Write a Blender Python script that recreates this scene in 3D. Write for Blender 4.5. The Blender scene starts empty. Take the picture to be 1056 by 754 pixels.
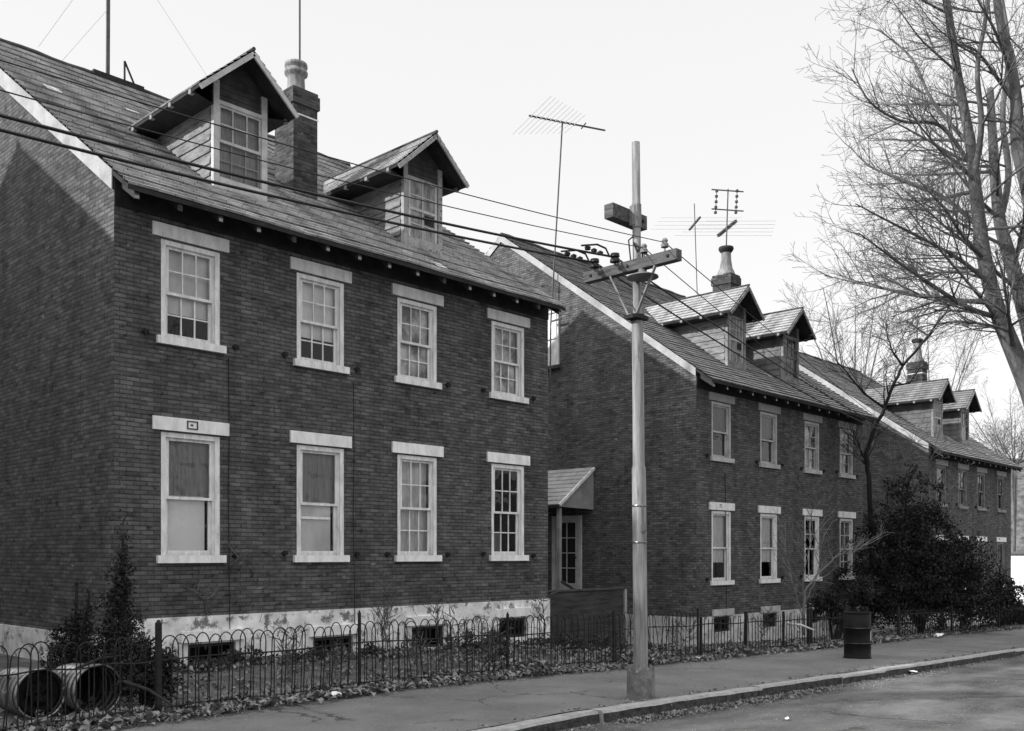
import bpy, math, random
from mathutils import Vector, Matrix
random.seed(7)
sc = bpy.context.scene
col = sc.collection
R = math.radians

# ------------------------------------------------------------------ camera
# world: X runs along the street (downhill), Y from the street into the house plots, Z up
CAM_Z = 1.5
YAW = math.atan2(1008.0, 952.0)             # angle between the optical axis and the Y axis
cam_d = bpy.data.cameras.new('camera'); cam = bpy.data.objects.new('camera', cam_d); col.objects.link(cam)
cam.location = (0, 0, CAM_Z); cam.rotation_euler = (R(90), 0, -YAW)
cam_d.sensor_fit = 'HORIZONTAL'; cam_d.sensor_width = 36; cam_d.lens = 1008.0 / 1056 * 36
cam_d.shift_y = (572 - 377) / 1056.0
cam_d.clip_end = 2000; cam_d.clip_start = 0.05
sc.camera = cam
sc.view_settings.view_transform = 'Standard'; sc.view_settings.look = 'None'
sc.view_settings.exposure = 0; sc.view_settings.gamma = 1
CS, SN = math.cos(YAW), math.sin(YAW)
def at(px, py, Z):
    """world point seen at photo pixel (px,py) at depth Z"""
    X = (px - 528) / 1008.0 * Z
    return Vector((X * CS + Z * SN, -X * SN + Z * CS, CAM_Z + (572 - py) / 1008.0 * Z))

SLOPE = .0252
def gz(u, d=8.0):
    """height of the ground surface"""
    uu = min(max(u, -60), 75)
    z = -SLOPE * uu
    if uu < 8: z = -.2016 + .004*(uu-8)
    elif uu < 9: z = -.2016 - SLOPE*(uu-8)
    if d > 9.7:
        f = min(1.0, (d - 9.7) / 3.3); z += f * (.09 - .36 * min(1.0, max(0.0, (u - 13.5) / 4.0)))
    return z

# ------------------------------------------------------------------ world
w = bpy.data.worlds.new('World'); sc.world = w; w.use_nodes = True
SUN_DIR = Vector((5.44, -3.0, -3.15)).normalized()      # direction the light travels
nt = w.node_tree; nt.nodes.clear()
out = nt.nodes.new('ShaderNodeOutputWorld')
sky = nt.nodes.new('ShaderNodeTexSky'); sky.sky_type = 'NISHITA'; sky.sun_disc = False
sky.sun_elevation = math.asin(-SUN_DIR.z); sky.sun_rotation = math.atan2(-SUN_DIR.x, -SUN_DIR.y)
sky.dust_density = 3.0
bw = nt.nodes.new('ShaderNodeRGBToBW'); b1 = nt.nodes.new('ShaderNodeBackground'); b1.inputs[1].default_value = .05
b2 = nt.nodes.new('ShaderNodeBackground'); b2.inputs[1].default_value = 1.0
tc = nt.nodes.new('ShaderNodeTexCoord'); sp = nt.nodes.new('ShaderNodeSeparateXYZ'); rp = nt.nodes.new('ShaderNodeValToRGB')
nt.links.new(sky.outputs[0], bw.inputs[0]); nt.links.new(bw.outputs[0], b1.inputs[0])
nt.links.new(tc.outputs['Generated'], sp.inputs[0]); nt.links.new(sp.outputs[2], rp.inputs[0])
rp.color_ramp.elements[0].position = 0; rp.color_ramp.elements[0].color = (.88/2.4,) * 3 + (1,)
rp.color_ramp.elements[1].position = 1; rp.color_ramp.elements[1].color = (1.0,) * 3 + (1,); b2.inputs[1].default_value = 2.4
for p_, v_ in ((.5, .83), (.72, 1.5)):
    e = rp.color_ramp.elements.new(p_); e.color = (v_/2.4,) * 3 + (1,)
nt.links.new(rp.outputs[0], b2.inputs[0])
ad = nt.nodes.new('ShaderNodeAddShader'); nt.links.new(b1.outputs[0], ad.inputs[0]); nt.links.new(b2.outputs[0], ad.inputs[1])
nt.links.new(ad.outputs[0], out.inputs[0])
sd = bpy.data.lights.new('sun', 'SUN'); sd.energy = 5.0; sd.angle = R(.7); sd.color = (1, 1, 1)
so = bpy.data.objects.new('sun', sd); col.objects.link(so)
so.rotation_euler = SUN_DIR.to_track_quat('-Z', 'Y').to_euler(); so.location = (-30, 20, 30)

# ------------------------------------------------------------------ materials
def g(v): return (v, v, v, 1)
def mat(name, a, b=None, scale=6.0, rough=.85, bump=0.0, bscale=None, detail=6, stretch=None, metal=0.0, spots=None, coords='Object', lo=.35, hi=.65, spec=.3):
    m = bpy.data.materials.new(name); m.use_nodes = True
    n = m.node_tree; N = n.nodes; L = n.links
    bs = N['Principled BSDF']; bs.inputs['Roughness'].default_value = rough; bs.inputs['Metallic'].default_value = metal
    bs.inputs['Specular IOR Level'].default_value = spec
    b = a if b is None else b
    t = N.new('ShaderNodeTexCoord'); mp = N.new('ShaderNodeMapping')
    L.new(t.outputs[coords], mp.inputs[0])
    if stretch: mp.inputs['Scale'].default_value = stretch
    nz = N.new('ShaderNodeTexNoise'); nz.inputs['Scale'].default_value = scale; nz.inputs['Detail'].default_value = detail
    nz.inputs['Roughness'].default_value = .65
    L.new(mp.outputs[0], nz.inputs['Vector'])
    r = N.new('ShaderNodeValToRGB'); r.color_ramp.elements[0].position = lo; r.color_ramp.elements[1].position = hi
    r.color_ramp.elements[0].color = g(a); r.color_ramp.elements[1].color = g(b)
    L.new(nz.outputs['Fac'], r.inputs[0]); last = r.outputs[0]
    if spots:                      # (scale, threshold, value)
        n2 = N.new('ShaderNodeTexNoise'); n2.inputs['Scale'].default_value = spots[0]; n2.inputs['Detail'].default_value = 8
        n2.inputs['Roughness'].default_value = .75
        L.new(mp.outputs[0], n2.inputs['Vector'])
        r2 = N.new('ShaderNodeValToRGB'); r2.color_ramp.elements[0].position = spots[1]; r2.color_ramp.elements[1].position = spots[1] + .06
        r2.color_ramp.elements[0].color = g(0); r2.color_ramp.elements[1].color = g(1)
        L.new(n2.outputs['Fac'], r2.inputs[0])
        mx = N.new('ShaderNodeMix'); mx.data_type = 'RGBA'
        L.new(r2.outputs[0], mx.inputs[0]); L.new(last, mx.inputs[6]); mx.inputs[7].default_value = g(spots[2]); last = mx.outputs[2]
    L.new(last, bs.inputs['Base Color'])
    if bump:
        nb = N.new('ShaderNodeTexNoise'); nb.inputs['Scale'].default_value = bscale or scale * 4; nb.inputs['Detail'].default_value = 6
        L.new(mp.outputs[0], nb.inputs['Vector'])
        bp = N.new('ShaderNodeBump'); bp.inputs['Strength'].default_value = bump; bp.inputs['Distance'].default_value = .02
        L.new(nb.outputs['Fac'], bp.inputs['Height']); L.new(bp.outputs[0], bs.inputs['Normal'])
    return m

def brick_mat(name, c1=.065, c2=.115, mortar=.048, k=1.0, grime=.03):
    m = bpy.data.materials.new(name); m.use_nodes = True
    N = m.node_tree.nodes; L = m.node_tree.links; bs = N['Principled BSDF']; bs.inputs['Roughness'].default_value = .9
    bs.inputs['Specular IOR Level'].default_value = .15
    t = N.new('ShaderNodeTexCoord')
    # courses are not laid dead straight: bend them a little
    nw = N.new('ShaderNodeTexNoise'); nw.inputs['Scale'].default_value = .8; nw.inputs['Detail'].default_value = 5
    L.new(t.outputs['UV'], nw.inputs['Vector'])
    vm = N.new('ShaderNodeVectorMath'); vm.operation = 'MULTIPLY_ADD'; vm.inputs[1].default_value = (.04, .035, 0)
    L.new(nw.outputs['Color'], vm.inputs[0]); L.new(t.outputs['UV'], vm.inputs[2])
    bt = N.new('ShaderNodeTexBrick'); bt.inputs['Scale'].default_value = 1
    bt.inputs['Brick Width'].default_value = .195; bt.inputs['Row Height'].default_value = .062
    bt.inputs['Mortar Size'].default_value = .007; bt.inputs['Mortar Smooth'].default_value = .3; bt.inputs['Bias'].default_value = -.1
    bt.inputs['Color1'].default_value = g(c1 * k); bt.inputs['Color2'].default_value = g(c2 * k); bt.inputs['Mortar'].default_value = g(mortar * k)
    L.new(vm.outputs[0], bt.inputs['Vector'])
    # big weathering
    n1 = N.new('ShaderNodeTexNoise'); n1.inputs['Scale'].default_value = .55; n1.inputs['Detail'].default_value = 7; n1.inputs['Roughness'].default_value = .62
    L.new(t.outputs['UV'], n1.inputs['Vector'])
    r1 = N.new('ShaderNodeValToRGB'); r1.color_ramp.elements[0].position = .3; r1.color_ramp.elements[1].position = .72
    r1.color_ramp.elements[0].color = g(.74); r1.color_ramp.elements[1].color = g(1.22)
    L.new(n1.outputs['Fac'], r1.inputs[0])
    mu = N.new('ShaderNodeMix'); mu.data_type = 'RGBA'; mu.blend_type = 'MULTIPLY'; mu.inputs[0].default_value = 1
    L.new(bt.outputs['Color'], mu.inputs[6]); L.new(r1.outputs[0], mu.inputs[7])
    # mid-size patches: runs of darker and paler courses
    mp = N.new('ShaderNodeMapping'); mp.inputs['Scale'].default_value = (1.6, 9.0, 1); L.new(t.outputs['UV'], mp.inputs[0])
    n2 = N.new('ShaderNodeTexNoise'); n2.inputs['Scale'].default_value = 1.5; n2.inputs['Detail'].default_value = 8; n2.inputs['Roughness'].default_value = .7
    L.new(mp.outputs[0], n2.inputs['Vector'])
    r2 = N.new('ShaderNodeValToRGB'); r2.color_ramp.elements[0].position = .3; r2.color_ramp.elements[1].position = .7
    r2.color_ramp.elements[0].color = g(.7); r2.color_ramp.elements[1].color = g(1.3)
    L.new(n2.outputs['Fac'], r2.inputs[0])
    m2 = N.new('ShaderNodeMix'); m2.data_type = 'RGBA'; m2.blend_type = 'MULTIPLY'; m2.inputs[0].default_value = .8
    L.new(mu.outputs[2], m2.inputs[6]); L.new(r2.outputs[0], m2.inputs[7])
    # every course has its own run of sunk dark joints and burnt bricks
    sx_ = N.new('ShaderNodeSeparateXYZ'); L.new(vm.outputs[0], sx_.inputs[0])
    dv_ = N.new('ShaderNodeMath'); dv_.operation = 'DIVIDE'; dv_.inputs[1].default_value = .062; L.new(sx_.outputs[1], dv_.inputs[0])
    fl_ = N.new('ShaderNodeMath'); fl_.operation = 'FLOOR'; L.new(dv_.outputs[0], fl_.inputs[0])
    fm_ = N.new('ShaderNodeMath'); fm_.operation = 'MULTIPLY'; fm_.inputs[1].default_value = 7.31; L.new(fl_.outputs[0], fm_.inputs[0])
    fr_ = N.new('ShaderNodeMath'); fr_.operation = 'FRACT'; L.new(dv_.outputs[0], fr_.inputs[0])
    cb_ = N.new('ShaderNodeCombineXYZ'); L.new(sx_.outputs[0], cb_.inputs[0]); L.new(fm_.outputs[0], cb_.inputs[1])
    nr_ = N.new('ShaderNodeTexNoise'); nr_.inputs['Scale'].default_value = 4.5; nr_.inputs['Detail'].default_value = 5; nr_.inputs['Roughness'].default_value = .6
    L.new(cb_.outputs[0], nr_.inputs['Vector'])
    jr_ = N.new('ShaderNodeValToRGB'); jr_.color_ramp.elements[0].position = .0; jr_.color_ramp.elements[0].color = g(.14)
    jr_.color_ramp.elements[1].position = .34; jr_.color_ramp.elements[1].color = g(0); L.new(fr_.outputs[0], jr_.inputs[0])
    ad_ = N.new('ShaderNodeMath'); ad_.operation = 'ADD'; L.new(nr_.outputs['Fac'], ad_.inputs[0]); L.new(jr_.outputs[0], ad_.inputs[1])
    rr_ = N.new('ShaderNodeValToRGB'); rr_.color_ramp.elements[0].position = .50; rr_.color_ramp.elements[1].position = .80
    rr_.color_ramp.elements[0].color = g(1.12); rr_.color_ramp.elements[1].color = g(.36); L.new(ad_.outputs[0], rr_.inputs[0])
    m2b = N.new('ShaderNodeMix'); m2b.data_type = 'RGBA'; m2b.blend_type = 'MULTIPLY'; m2b.inputs[0].default_value = 1
    L.new(m2.outputs[2], m2b.inputs[6]); L.new(rr_.outputs[0], m2b.inputs[7]); m2 = m2b
    # dark pits (spalled joints) and a few pale flecks
    n3 = N.new('ShaderNodeTexNoise'); n3.inputs['Scale'].default_value = 7; n3.inputs['Detail'].default_value = 5; n3.inputs['Roughness'].default_value = .6
    mp3 = N.new('ShaderNodeMapping'); mp3.inputs['Scale'].default_value = (.7, 1.6, 1); L.new(t.outputs['UV'], mp3.inputs[0]); L.new(mp3.outputs[0], n3.inputs['Vector'])
    r3 = N.new('ShaderNodeValToRGB'); r3.color_ramp.elements[0].position = .60; r3.color_ramp.elements[1].position = .68
    r3.color_ramp.elements[0].color = g(1); r3.color_ramp.elements[1].color = g(.35)
    L.new(n3.outputs['Fac'], r3.inputs[0])
    m3 = N.new('ShaderNodeMix'); m3.data_type = 'RGBA'; m3.blend_type = 'MULTIPLY'; m3.inputs[0].default_value = 1
    L.new(m2.outputs[2], m3.inputs[6]); L.new(r3.outputs[0], m3.inputs[7])
    n4 = N.new('ShaderNodeTexNoise'); n4.inputs['Scale'].default_value = 5.3; n4.inputs['Detail'].default_value = 3
    L.new(mp3.outputs[0], n4.inputs['Vector'])
    r4 = N.new('ShaderNodeValToRGB'); r4.color_ramp.elements[0].position = .70; r4.color_ramp.elements[1].position = .74
    r4.color_ramp.elements[0].color = g(0); r4.color_ramp.elements[1].color = g(.8); L.new(n4.outputs['Fac'], r4.inputs[0])
    m4 = N.new('ShaderNodeMix'); m4.data_type = 'RGBA'; L.new(r4.outputs[0], m4.inputs[0]); L.new(m3.outputs[2], m4.inputs[6]); m4.inputs[7].default_value = g(.24)
    # rain and soot runs down the wall
    mp5 = N.new('ShaderNodeMapping'); mp5.inputs['Scale'].default_value = (2.6, .30, 1); L.new(t.outputs['UV'], mp5.inputs[0])
    n5 = N.new('ShaderNodeTexNoise'); n5.inputs['Scale'].default_value = 1.0; n5.inputs['Detail'].default_value = 6; n5.inputs['Roughness'].default_value = .55
    L.new(mp5.outputs[0], n5.inputs['Vector'])
    r5 = N.new('ShaderNodeValToRGB'); r5.color_ramp.elements[0].position = .32; r5.color_ramp.elements[1].position = .68
    r5.color_ramp.elements[0].color = g(.78); r5.color_ramp.elements[1].color = g(1.15); L.new(n5.outputs['Fac'], r5.inputs[0])
    m5 = N.new('ShaderNodeMix'); m5.data_type = 'RGBA'; m5.blend_type = 'MULTIPLY'; m5.inputs[0].default_value = 1
    L.new(m4.outputs[2], m5.inputs[6]); L.new(r5.outputs[0], m5.inputs[7]); L.new(m5.outputs[2], bs.inputs['Base Color'])
    bp = N.new('ShaderNodeBump'); bp.inputs['Strength'].default_value = .8; bp.inputs['Distance'].default_value = .012
    inv = N.new('ShaderNodeMath'); inv.operation = 'MULTIPLY_ADD'; inv.inputs[1].default_value = -.9
    nf = N.new('ShaderNodeTexNoise'); nf.inputs['Scale'].default_value = 14; nf.inputs['Detail'].default_value = 6; L.new(t.outputs['UV'], nf.inputs['Vector'])
    L.new(bt.outputs['Fac'], inv.inputs[0]); L.new(nf.outputs['Fac'], inv.inputs[2])
    L.new(inv.outputs[0], bp.inputs['Height']); L.new(bp.outputs[0], bs.inputs['Normal'])
    return m

def slate_mat(name, lo, hi, width=.26, row=.15, edge=.35):
    """single slates differ in tone; long pale and dark streaks run down the slope (UV v)"""
    m = bpy.data.materials.new(name); m.use_nodes = True
    N = m.node_tree.nodes; L = m.node_tree.links; bs = N['Principled BSDF']; bs.inputs['Roughness'].default_value = .62
    bs.inputs['Specular IOR Level'].default_value = .35
    t = N.new('ShaderNodeTexCoord')
    bt = N.new('ShaderNodeTexBrick'); bt.inputs['Scale'].default_value = 1; bt.inputs['Brick Width'].default_value = width
    bt.inputs['Row Height'].default_value = row; bt.inputs['Mortar Size'].default_value = .004
    bt.inputs['Color1'].default_value = g(lo); bt.inputs['Color2'].default_value = g(hi); bt.inputs['Mortar'].default_value = g(.03)
    L.new(t.outputs['UV'], bt.inputs['Vector'])
    mp = N.new('ShaderNodeMapping'); mp.inputs['Scale'].default_value = (1.6, .28, 1); L.new(t.outputs['UV'], mp.inputs[0])
    n1 = N.new('ShaderNodeTexNoise'); n1.inputs['Scale'].default_value = 1.6; n1.inputs['Detail'].default_value = 8; n1.inputs['Roughness'].default_value = .6
    L.new(mp.outputs[0], n1.inputs['Vector'])
    r1 = N.new('ShaderNodeValToRGB'); r1.color_ramp.elements[0].position = .33; r1.color_ramp.elements[1].position = .7
    r1.color_ramp.elements[0].color = g(.52); r1.color_ramp.elements[1].color = g(1.5); L.new(n1.outputs['Fac'], r1.inputs[0])
    mu = N.new('ShaderNodeMix'); mu.data_type = 'RGBA'; mu.blend_type = 'MULTIPLY'; mu.inputs[0].default_value = 1
    L.new(bt.outputs['Color'], mu.inputs[6]); L.new(r1.outputs[0], mu.inputs[7])
    L.new(mu.outputs[2], bs.inputs['Base Color'])
    sx_ = N.new('ShaderNodeSeparateXYZ'); L.new(t.outputs['UV'], sx_.inputs[0])
    dv_ = N.new('ShaderNodeMath'); dv_.operation = 'DIVIDE'; dv_.inputs[1].default_value = row; L.new(sx_.outputs[1], dv_.inputs[0])
    fr_ = N.new('ShaderNodeMath'); fr_.operation = 'FRACT'; L.new(dv_.outputs[0], fr_.inputs[0])
    jr_ = N.new('ShaderNodeValToRGB'); jr_.color_ramp.elements[0].position = .14; jr_.color_ramp.elements[0].color = g(edge)
    jr_.color_ramp.elements[1].position = .30; jr_.color_ramp.elements[1].color = g(1); L.new(fr_.outputs[0], jr_.inputs[0])
    mz = N.new('ShaderNodeMix'); mz.data_type = 'RGBA'; mz.blend_type = 'MULTIPLY'; mz.inputs[0].default_value = 1
    L.new(mu.outputs[2], mz.inputs[6]); L.new(jr_.outputs[0], mz.inputs[7]); L.new(mz.outputs[2], bs.inputs['Base Color'])
    bp = N.new('ShaderNodeBump'); bp.inputs['Strength'].default_value = .5; bp.inputs['Distance'].default_value = .01
    nf = N.new('ShaderNodeTexNoise'); nf.inputs['Scale'].default_value = 9; nf.inputs['Detail'].default_value = 6; L.new(t.outputs['UV'], nf.inputs['Vector'])
    L.new(nf.outputs['Fac'], bp.inputs['Height']); L.new(bp.outputs[0], bs.inputs['Normal'])
    return m

def glass_mat():
    m = bpy.data.materials.new('window_glass'); m.use_nodes = True
    N = m.node_tree.nodes; L = m.node_tree.links; N.clear()
    o = N.new('ShaderNodeOutputMaterial'); mx = N.new('ShaderNodeMixShader'); tr = N.new('ShaderNodeBsdfTransparent'); gl = N.new('ShaderNodeBsdfGlossy')
    tr.inputs[0].default_value = g(.93); gl.inputs['Roughness'].default_value = .02; gl.inputs[0].default_value = g(1)
    fr = N.new('ShaderNodeFresnel'); fr.inputs[0].default_value = 1.42
    t = N.new('ShaderNodeTexCoord'); n = N.new('ShaderNodeTexNoise'); n.inputs['Scale'].default_value = 2.2; n.inputs['Detail'].default_value = 2
    bp = N.new('ShaderNodeBump'); bp.inputs['Strength'].default_value = .35; bp.inputs['Distance'].default_value = .05
    L.new(t.outputs['Object'], n.inputs['Vector']); L.new(n.outputs['Fac'], bp.inputs['Height']); L.new(bp.outputs[0], gl.inputs['Normal'])
    L.new(fr.outputs[0], mx.inputs[0]); L.new(tr.outputs[0], mx.inputs[1]); L.new(gl.outputs[0], mx.inputs[2]); L.new(mx.outputs[0], o.inputs[0])
    return m

M = {}
M['brick'] = brick_mat('dark_brick', k=1.14)
M['brick2'] = brick_mat('brick_far', k=1.26)
M['chbrick'] = brick_mat('chimney_brick', c1=.05, c2=.12, mortar=.1, k=.8)
M['white'] = mat('white_paint', .56, .84, 4, .6, .2, 30, stretch=(3, 3, .8), spots=(7, .61, .30))
M['white2'] = mat('weathered_white_paint', .34, .54, 4, .75, .2, 25, spots=(8, .62, .16))
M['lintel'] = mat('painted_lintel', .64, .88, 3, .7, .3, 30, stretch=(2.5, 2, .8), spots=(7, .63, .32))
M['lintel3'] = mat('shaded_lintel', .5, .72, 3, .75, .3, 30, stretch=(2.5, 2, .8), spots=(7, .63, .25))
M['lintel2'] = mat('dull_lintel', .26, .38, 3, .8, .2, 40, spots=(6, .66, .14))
M['rake'] = mat('pale_rake_boards', .27, .44, 2.5, .8, .2, 20, spots=(5, .62, .25))
M['found'] = mat('whitewashed_stone', .5, .86, 2.6, .95, 1.0, 5, spots=(4.2, .53, .17))
M['found2'] = mat('worn_whitewash', .35, .68, 2.6, .95, 1.0, 5, spots=(4.2, .54, .12))
M['slate'] = slate_mat('slate_roof', .36, .50)
M['slate2'] = slate_mat('slate_roof_far', .22, .32)
M['dslate'] = slate_mat('dormer_roof_slate', .36, .46, .2, .13, .75)
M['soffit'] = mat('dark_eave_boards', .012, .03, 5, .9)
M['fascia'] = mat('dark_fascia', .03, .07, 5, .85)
M['rafter'] = mat('pale_rafter_end', .16, .3, 9, .8)
M['clap'] = mat('weathered_clapboard', .12, .28, 4, .85, .4, 30, stretch=(1, .7, 3), spots=(7, .58, .07))
M['clap2'] = mat('grimy_clapboard', .10, .2, 3, .9, .4, 30, spots=(7, .6, .05))
M['clap3'] = mat('grey_clapboard', .07, .15, 3, .9, .4, 30, spots=(7, .6, .06))
M['dullface'] = mat('dull_dormer_paint', .13, .30, 5, .85, .2, 25, spots=(8, .58, .07))
M['dslate2'] = slate_mat('far_dormer_slate', .27, .36, .2, .13, .8)
M['dslate3'] = slate_mat('farthest_dormer_slate', .13, .2, .2, .13, .8)
M['patchy'] = mat('peeling_dormer_paint', .22, .44, 6, .85, .3, 25, spots=(6, .55, .08))
M['dgable'] = mat('dark_dormer_gable', .03, .07, 4, .9, .3, 30)
M['dface'] = mat('patched_dormer_board', .10, .36, 3, .9, .4, 20, stretch=(3, 3, .8), spots=(5, .60, .04))
M['glass'] = glass_mat()
M['blind'] = mat('roller_blind', .5, .85, 1.3, .9, stretch=(1.6, 1, .5), lo=.3, hi=.65)
M['blind_lite'] = mat('light_blind', .62, .95, 1.1, .9, stretch=(1.6, 1, .5), lo=.3, hi=.6)
M['curtain'] = mat('lace_curtain', .20, .34, 3, .95, stretch=(14, 1, 1))
M['dim_curtain'] = mat('dim_curtain', .05, .10, 3, .95, stretch=(14, 1, 1))
M['pane_reflection'] = mat('cloud_reflection', .16, .8, 2.2, .95, detail=4, lo=.38, hi=.6)  # pale blotches paint cloud reflections of the window glass as colour
M['curtain_l'] = mat('pale_curtain', .55, .88, 3, .95, stretch=(12, 1, 1))
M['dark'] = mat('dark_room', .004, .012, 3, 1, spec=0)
M['pot'] = mat('pale_clay_pot', .13, .30, 5, .8, .3, 20, stretch=(3, 3, .6), spots=(6, .6, .08))
M['soot'] = mat('sooty_rim', .02, .04, 5, .9)
M['iron'] = mat('rusty_black_iron', .006, .022, 12, .75, .2)
M['antenna'] = mat('antenna_tube', .04, .09, 8, .6)
M['antenna_l'] = mat('pale_antenna_rod', .40, .5, 8, .6)
M['pole'] = mat('grey_pole_paint', .13, .30, 3, .7, .4, 20, stretch=(5, 5, .45), spots=(5, .58, .11))
M['concrete'] = mat('pole_footing_concrete', .10, .2, 7, .95, .9, 18, spots=(5, .6, .34))
M['arm'] = mat('weathered_crossarm', .035, .12, 4, .85, .4, 20, stretch=(6, 1, 6))
M['wire'] = mat('black_wire', .008, .015, 4, .6)
M['wire_t'] = mat('thin_wire', .01, .02, 4, .6)
M['insul'] = mat('insulator', .015, .04, 4, .3)
M['lamp'] = mat('lamp_enamel', .10, .16, 5, .5)
M['asphalt'] = mat('asphalt', .045, .14, 1.6, .95, .9, 90, detail=14, stretch=(.45, 1, 1), spots=(40, .56, .20))
M['pave'] = mat('sidewalk_asphalt', .11, .155, 1.3, .95, .8, 90, detail=10, spots=(34, .57, .21))
M['kerb_face'] = mat('grimy_kerb_face', .015, .07, 8, 1, .9, 25, detail=8, spots=(9, .6, .14))
M['kerb'] = mat('granite_kerb', .20, .32, 6, .9, .8, 25, detail=8, spots=(9, .6, .09))
M['soil'] = mat('dry_yard_soil', .035, .13, 2.5, 1, 1.0, 14, detail=10)
M['hill'] = mat('wooded_hill', .03, .15, .45, 1, .6, .8, detail=14, stretch=(1, 1, .35))
M['bark'] = mat('pale_bark', .06, .16, 2.0, .9, .8, 9, stretch=(3, 3, .5), detail=8)
M['bark_d'] = mat('dark_bark', .008, .025, 3, .9, .5, 9, stretch=(3, 3, .5))
M['twig'] = mat('bare_twigs', .07, .14, 2, .9)
M['twig_g'] = mat('grey_twigs', .10, .18, 2, .9)
M['everg'] = mat('dark_evergreen_leaf', .002, .034, 7, .65, spec=.2)
M['ivy'] = mat('dark_ground_leaves', .008, .07, 6, .7)
M['leaf'] = mat('fallen_leaf', .03, .36, 5.5, .9, lo=.3, hi=.75)
M['grass'] = mat('dead_grass', .04, .14, 4, .95)
M['drum'] = mat('drum_steel', .003, .009, 5, .6, .2, 30, spots=(8, .72, .04), spec=.15)
M['galv'] = mat('galvanised_steel', .09, .32, 5, .3, .2, 20, metal=.6, spots=(6, .58, .05))
M['inner_dark'] = mat('dark_inside', .006, .02, 6, .9)  # near-black for the can insides and the door pane
M['board'] = mat('dark_old_boards', .018, .06, 3, .9, .5, 16, stretch=(.5, .5, 4), spots=(3, .6, .07))
M['paper'] = mat('paper_scrap', .7, .85, 5, .9)
M['hood'] = mat('hood_shingle', .24, .38, 3, .9, .4, 20)
M['hoodside'] = mat('hood_side_board', .2, .3, 3, .85, .3, 20)

def cracks(m, scale, width, val, patch=.72):
    N = m.node_tree.nodes; L = m.node_tree.links; bs = N['Principled BSDF']; src = bs.inputs['Base Color'].links[0].from_socket
    t = N.new('ShaderNodeTexCoord'); nz = N.new('ShaderNodeTexNoise'); nz.inputs['Scale'].default_value = 1.7; nz.inputs['Detail'].default_value = 8; nz.inputs['Roughness'].default_value = .7
    L.new(t.outputs['Object'], nz.inputs['Vector'])
    v = N.new('ShaderNodeVectorMath'); v.operation = 'MULTIPLY_ADD'; v.inputs[1].default_value = (.9, .9, 0); L.new(nz.outputs['Color'], v.inputs[0]); L.new(t.outputs['Object'], v.inputs[2])
    vo = N.new('ShaderNodeTexVoronoi'); vo.feature = 'DISTANCE_TO_EDGE'; vo.inputs['Scale'].default_value = scale; L.new(v.outputs[0], vo.inputs['Vector'])
    r_ = N.new('ShaderNodeValToRGB'); r_.color_ramp.elements[0].position = width*.4; r_.color_ramp.elements[1].position = width; r_.color_ramp.elements[0].color = g(0); r_.color_ramp.elements[1].color = g(1)
    L.new(vo.outputs['Distance'], r_.inputs[0])
    # cracks break off and reappear
    n2 = N.new('ShaderNodeTexNoise'); n2.inputs['Scale'].default_value = .9; n2.inputs['Detail'].default_value = 4; L.new(t.outputs['Object'], n2.inputs['Vector'])
    r2 = N.new('ShaderNodeValToRGB'); r2.color_ramp.elements[0].position = .47; r2.color_ramp.elements[1].position = .53; r2.color_ramp.elements[0].color = g(0); r2.color_ramp.elements[1].color = g(1); L.new(n2.outputs['Fac'], r2.inputs[0])
    mx = N.new('ShaderNodeMath'); mx.operation = 'MAXIMUM'; L.new(r_.outputs[0], mx.inputs[0]); L.new(r2.outputs[0], mx.inputs[1])
    m1 = N.new('ShaderNodeMix'); m1.data_type = 'RGBA'; L.new(mx.outputs[0], m1.inputs[0]); m1.inputs[6].default_value = g(val); L.new(src, m1.inputs[7])
    # darker repairs and oily patches
    n3 = N.new('ShaderNodeTexNoise'); n3.inputs['Scale'].default_value = .55; n3.inputs['Detail'].default_value = 5; n3.inputs['Roughness'].default_value = .6; L.new(t.outputs['Object'], n3.inputs['Vector'])
    r3 = N.new('ShaderNodeValToRGB'); r3.color_ramp.elements[0].position = .44; r3.color_ramp.elements[1].position = .56; r3.color_ramp.elements[0].color = g(patch); r3.color_ramp.elements[1].color = g(1.08); L.new(n3.outputs['Fac'], r3.inputs[0])
    m2 = N.new('ShaderNodeMix'); m2.data_type = 'RGBA'; m2.blend_type = 'MULTIPLY'; m2.inputs[0].default_value = 1; L.new(m1.outputs[2], m2.inputs[6]); L.new(r3.outputs[0], m2.inputs[7])
    L.new(m2.outputs[2], bs.inputs['Base Color'])
cracks(M['asphalt'], .33, .010, .045, .78); cracks(M['pave'], .5, .010, .045, .9)

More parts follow.
